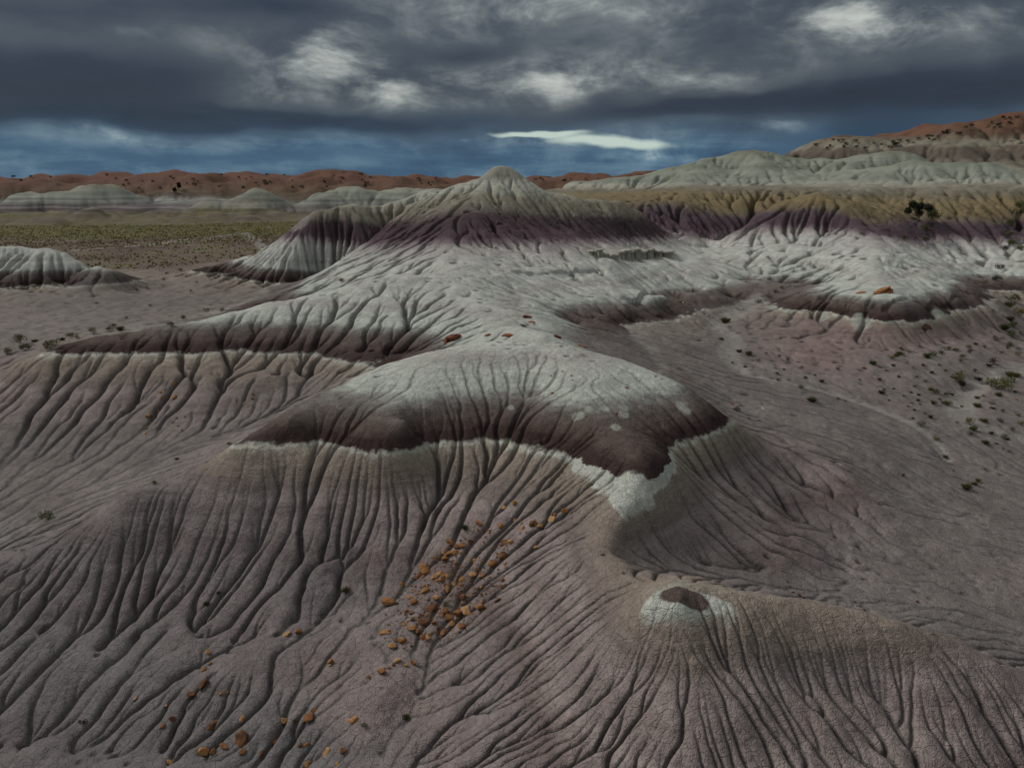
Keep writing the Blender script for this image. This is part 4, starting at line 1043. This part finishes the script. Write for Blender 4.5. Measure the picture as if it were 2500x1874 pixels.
shrubs(1700, 600, .3617, [(530,300,50),(575,280,35),(420,375,50),(500,350,40),(195,495,80),(170,620,45),(290,700,60),(355,720,60),(245,785,30),(330,810,35),(415,770,30),(545,855,30),(590,830,25),(715,820,25),(550,900,40),(735,885,30),(710,948,50),(845,908,45),(955,1028,30),(1000,1040,30),(955,825,40),(1190,785,55),(1320,750,55),(1385,690,40),(1375,720,55),(1350,735,40),(1330,800,40),(1285,840,25),(1235,900,35),(1365,880,30),(1490,880,30),(1590,850,40),(1545,910,30),(1475,945,30),(1560,740,60),(1600,730,50),(1655,710,50),(1700,690,50),(1750,700,40),(1790,745,40),(1785,770,35),(1840,680,40),(1845,710,45),(1885,660,30),(2000,775,70),(1975,800,50),(2035,625,60),(2075,545,70),(2110,480,80),(2140,540,60),(2180,450,80),(2110,390,70),(2150,360,70),(2200,590,50),(2130,600,60),(2100,680,60),(2170,730,40),(2060,720,30),(1940,680,30),(2110,860,60),(2160,870,50),(2120,900,60),(1765,895,90),(1790,920,80),(1740,880,50),(1905,890,60),(2060,920,90),(1990,925,70),(1685,1050,70),(1700,1065,50),(1610,980,60),(1580,965,40),(1600,1055,45),(1640,1035,30),(1690,1000,40),(1725,1000,30),(1500,1000,30),(1495,1040,30),(1455,1060,25),(1510,1065,25),(1470,1105,25),(1430,1080,20),(1450,985,30),(1250,980,60),(1270,970,30),(1895,1020,40),(1895,1070,60),(1990,1060,40),(2000,1090,40),(2040,1000,50),(2065,1110,30),(1940,1170,60),(1845,1190,60),(1870,1230,55),(1850,1255,60),(1760,1190,25),(2050,1175,50),(2170,1140,40),(1510,1200,60),(1460,1160,25),(1580,1150,40),(1540,1130,25),(1950,1320,60),(2075,1280,60),(2100,1300,40),(2025,1330,25),(2070,1370,20),(2115,1385,25),(1990,1260,40),(1615,1300,50),(1680,1420,40),(1875,1600,50),(1900,1580,40),
    (1420,790,26),(1460,820,24),(1530,800,30),(1640,800,28),(1680,840,30),(1880,840,36),(1930,1010,26),(2150,980,30),(2190,1200,40),(1790,1080,26),(2130,1240,30),(620,900,24),(800,870,22),(470,720,24),(560,740,22),(1100,900,20),(1330,960,24),(1400,1010,22),(1300,1040,20)], WASH, [((1790, 831), 'beside the pale wash channel'), ((1900, 710), 'at the head of the wash below the white hill'), ((2369, 954), 'beside the pale side wash'), ((2470, 760), 'at the mouth of the steep gully'), ((2190, 855), 'along the foot of the pink cone'), ((2330, 850), 'on the slope between pink cone and side wash'), ((2134, 994), 'by the thin trail over the wash floor'), ((2270, 980), 'between the thin trail and the side wash'), ((2400, 1070), 'on bare sand below the side wash'), ((2360, 1180), 'at the open lower edge of the wash floor'), ((2480, 930), 'beyond the pale side wash')])
def one(px, py, w, kind, label, hs=1.0, name='shrub'):
    p = ground(px, py + w * .25); put_shrub(kind, p, w / FPX * (p - Vector((0, 0, CAMH))).length, label, None, name, hs)
C7 = lambda x, y: (1700 + x * .3617, 600 + y * .3617)
one(*C7(2030, 935), 52, 'green', 'largest spreading grey-green shrub beside the pale side wash', .7)
one(*C7(778, 1025), 36, 'tuft', 'broad pale green tuft by the thin trail across the wash floor', .7)
one(*C7(1820, 1625), 30, 'tuft', 'bright green tuft alone on bare ground at the wash edge')
one(*C7(275, 1103), 20, 'green', 'green shrub at the foot of the banded mound beside red rocks')
one(*C7(1395, 1553), 10, 'dark', 'tiny dark shrub on the smooth slope below the banded mound')
C2 = lambda x, y: (1250 + x * .5651, 250 + y * .5651)
for cx, cy, w, kd, lb in [(1820,490,34,'green','round green shrub right of the dark juniper in the ochre gully'),(1750,455,26,'olive','olive shrub high in the ochre gully above the juniper'),(1790,550,28,'green','green shrub just below the dark juniper'),(1785,592,18,'green','small green shrub lowest in the ochre gully'),(1690,585,18,'green','small green shrub on the flank left of the ochre gully')]:
    one(*C2(cx, cy), w, kd, lb)
for cx, cy, w in [(2195,460,24),(2160,540,24),(2180,500,28),(2150,620,28),(2140,580,24),(2090,770,18),(2125,640,20),(2105,720,18),(2200,640,18)]:
    p = ground(*C2(cx, cy)); put_shrub(rnd.choice(['dark', 'green']), p, w / FPX * p.length, 'dark shrub in the steep narrow gully beside the ochre-topped hill', 'shrubs in the steep gully')
FLATT = [('olive', 'yellow-olive shrub', 'shrubs on the clay flat', 2), ('green', 'dusty green shrub', 'green shrubs on the clay flat', 1)]
shrubs(0, 350, .5651, [(790,750,30),(490,785,30),(310,828,35),(335,835,25),(85,848,50),(270,842,30),(960,718,22),(825,637,15),(545,755,15),(850,600,12),(740,780,40),(890,720,30),(415,588,12),(1388,518,12),(590,630,15),(405,810,35),(520,795,40),(470,800,30),(30,900,40),(110,880,50),(200,870,60),(150,850,30),(240,860,40),(650,700,14),(420,690,12),(720,560,20),(780,545,24),(850,550,18)], FLATT, [((100, 830), 'behind the dark left tip of the banded ridge'), ((280, 800), 'along the back edge of the banded ridge'), ((480, 770), 'on the clay flat close behind the banded ridge'), ((500, 690), 'in the middle of the bare clay flat'), ((430, 660), 'where clay flat meets grassy plain')])
one(833, 683, 20, 'olive', 'lone shrub on the pale shoulder left of the pointed butte', .8)
C3 = lambda x, y: (x * .565, 1000 + y * .565)
for cx, cy, w, kd, lb in [(895,835,20,'tuft','green tuft in the middle rill of the dark spur'),(945,790,14,'tuft','small green tuft just above a larger tuft in a spur rill'),(1495,775,30,'tuft','pale wispy tuft on the clay between spur and gully'),(665,315,17,'green','green shrub behind the crest where spur meets mound'),(988,145,14,'green','small green shrub at the left tip of the dark band'),(208,460,31,'green','wide dark green shrub on the floor behind the spur crest'),(1755,1325,24,'tuft','green tuft beside the lower channel of the rocky gully'),(1575,1360,18,'green','small dark green shrub where the two gully channels meet'),(1275,1345,18,'brown','dry twiggy shrub among rocks in the spur rills'),(360,1350,16,'dark','tiny dark shrub low in a shaded spur rill'),(765,210,14,'brown','small dry shrub on the smooth valley floor behind the spur'),(2010,505,26,'tuft','grey-green tuft at the top of the rock-strewn gully'),(1280,535,10,'green','tiny green shrub in a rill below the dark band'),(1930,840,16,'green','small green shrub amid the orange gully rocks')]:
    one(*C3(cx, cy), w, kd, lb)

# ---- trees: juniper with trunk, limbs and a ragged crown
def juniper(p, height, label, seed, group=None, wide=.55):
    q = random.Random(seed)
    root = bpy.data.objects.new('juniper_tree', None); root.location = p - Vector((0, 0, .1)); root.empty_display_size = .2; COL.objects.link(root)
    bm = bmesh.new(); tips = []
    def limb(a, b, r0_, r1_):
        d = (b - a).normalized(); u = d.orthogonal().normalized(); w = d.cross(u); n = 6
        r = [[bm.verts.new(c + (u * math.cos(k_ * 6.283 / n) + w * math.sin(k_ * 6.283 / n)) * rr) for k_ in range(n)] for c, rr in ((a, r0_), (b, r1_))]
        for k_ in range(n): bm.faces.new((r[0][k_], r[0][(k_ + 1) % n], r[1][(k_ + 1) % n], r[1][k_]))
    H = height; a = Vector((0, 0, 0)); b = Vector((q.uniform(-.06, .06) * H, q.uniform(-.06, .06) * H, H * .4)); limb(a, b, H * .05, H * .035)
    for _ in range(7):
        t = b + Vector((q.uniform(-1, 1) * wide * H * .5, q.uniform(-1, 1) * wide * H * .5, q.uniform(.02, .5) * H)); limb(a.lerp(b, q.uniform(.3, 1)), t, H * .024, H * .008); tips.append(t)
    tr = bpy.data.objects.new('trunk', mesh_from_bm(bm, 'trunk', M_STEM)); tr.parent = root; COL.objects.link(tr)
    bm = bmesh.new()
    for t in tips + [b + Vector((0, 0, .35 * H))]:
        for _ in range(320):
            d = Vector((q.gauss(0, 1), q.gauss(0, 1), q.gauss(0, .85))); d = d.normalized() * H * q.uniform(.08, .21)
            pp = t + d; u = Vector((q.gauss(0, 1), q.gauss(0, 1), q.gauss(0, 1))).normalized() * H * .04; w = u.cross(Vector((q.gauss(0, 1), q.gauss(0, 1), 1))).normalized() * H * .026
            bm.faces.new([bm.verts.new(x_) for x_ in (pp - u, pp + w, pp + u, pp - w)])
    cr = bpy.data.objects.new('crown', mesh_from_bm(bm, 'crown', M_DARK)); cr.parent = root; COL.objects.link(cr)
    return tag_prop(root, label, 'tree', group)
p = ground(*C2(1755, 512)); juniper(p, 2.5, 'dark bushy juniper in the ochre gully above the white hill', 5, wide=.85)
p = ground(436, 463); juniper(p, 4.6, 'tall dark juniper standing on the slope of the red rim', 6)
p = ground(429, 472); juniper(p, 3.4, 'shorter dark juniper just below the tall one on the red rim', 7)
# scrub on the red rim and the mesa
for i in range(85):
    px = rnd.choice([rnd.uniform(20, 1150), rnd.uniform(300, 1150), rnd.uniform(1300, 1630)]); p = ground(px, rnd.uniform(428, 462) if px < 1200 else rnd.uniform(438, 446))
    if p.y < 470: continue
    put_shrub('dark', p, rnd.uniform(1.6, 3.4), 'dark round scrub bush on the far red rim', 'scrub on the red rim', 'scrub_bush', 1.0, False)
for i in range(46):
    px = rnd.uniform(1990, 2490); t = (px - 1985) / 515; p = ground(px, 342 - 62 * max(0, (t - .5) / .5) ** .8 + rnd.uniform(0, 24))
    if p.y < 200 or p.y > 300: continue
    put_shrub('dark', p, rnd.uniform(.9, 1.8), 'dark scrub bush on the rim of the red-capped mesa', 'scrub on the mesa', 'scrub_bush', 1.0, False)
# grass of the plain: more tufts than anyone could count
bm = bmesh.new(); nt = 0
while nt < 20000:
    r_ = math.exp(rnd.uniform(math.log(118), math.log(420))); a = rnd.uniform(-.66, -.02)
    x, y = math.sin(a) * r_, math.cos(a) * r_
    i = min(NV - 1, int((math.log(r_) - V0) / DU)); j = min(NU - 1, int((a - U0) / DU))
    if M_plain[i, j] < .55 or rnd.random() > .35 + (r_ > 170) * .65: nt += .2; continue
    z_ = float(Z[i, j]); s_ = rnd.uniform(.12, .36)
    for _ in range(3):
        th = rnd.uniform(0, 3.14); w = Vector((math.cos(th), math.sin(th), 0)) * s_ * .5; b = Vector((x, y, z_ - .05)) + Vector((rnd.uniform(-.3, .3), rnd.uniform(-.3, .3), 0)) * s_
        bm.faces.new([bm.verts.new(b - w), bm.verts.new(b + w), bm.verts.new(b + w * .5 + Vector((0, 0, s_ * rnd.uniform(.5, .9)))), bm.verts.new(b - w * .7 + Vector((0, 0, s_ * rnd.uniform(.5, .9))))])
    nt += 1
o = bpy.data.objects.new('plain_grass', mesh_from_bm(bm, 'plain_grass', M_GRASS)); COL.objects.link(o)
tag_prop(o, 'dry yellow-green grass tufts covering the far plain', 'grass', kind='stuff')
print('done', round(time.time() - T0, 1))
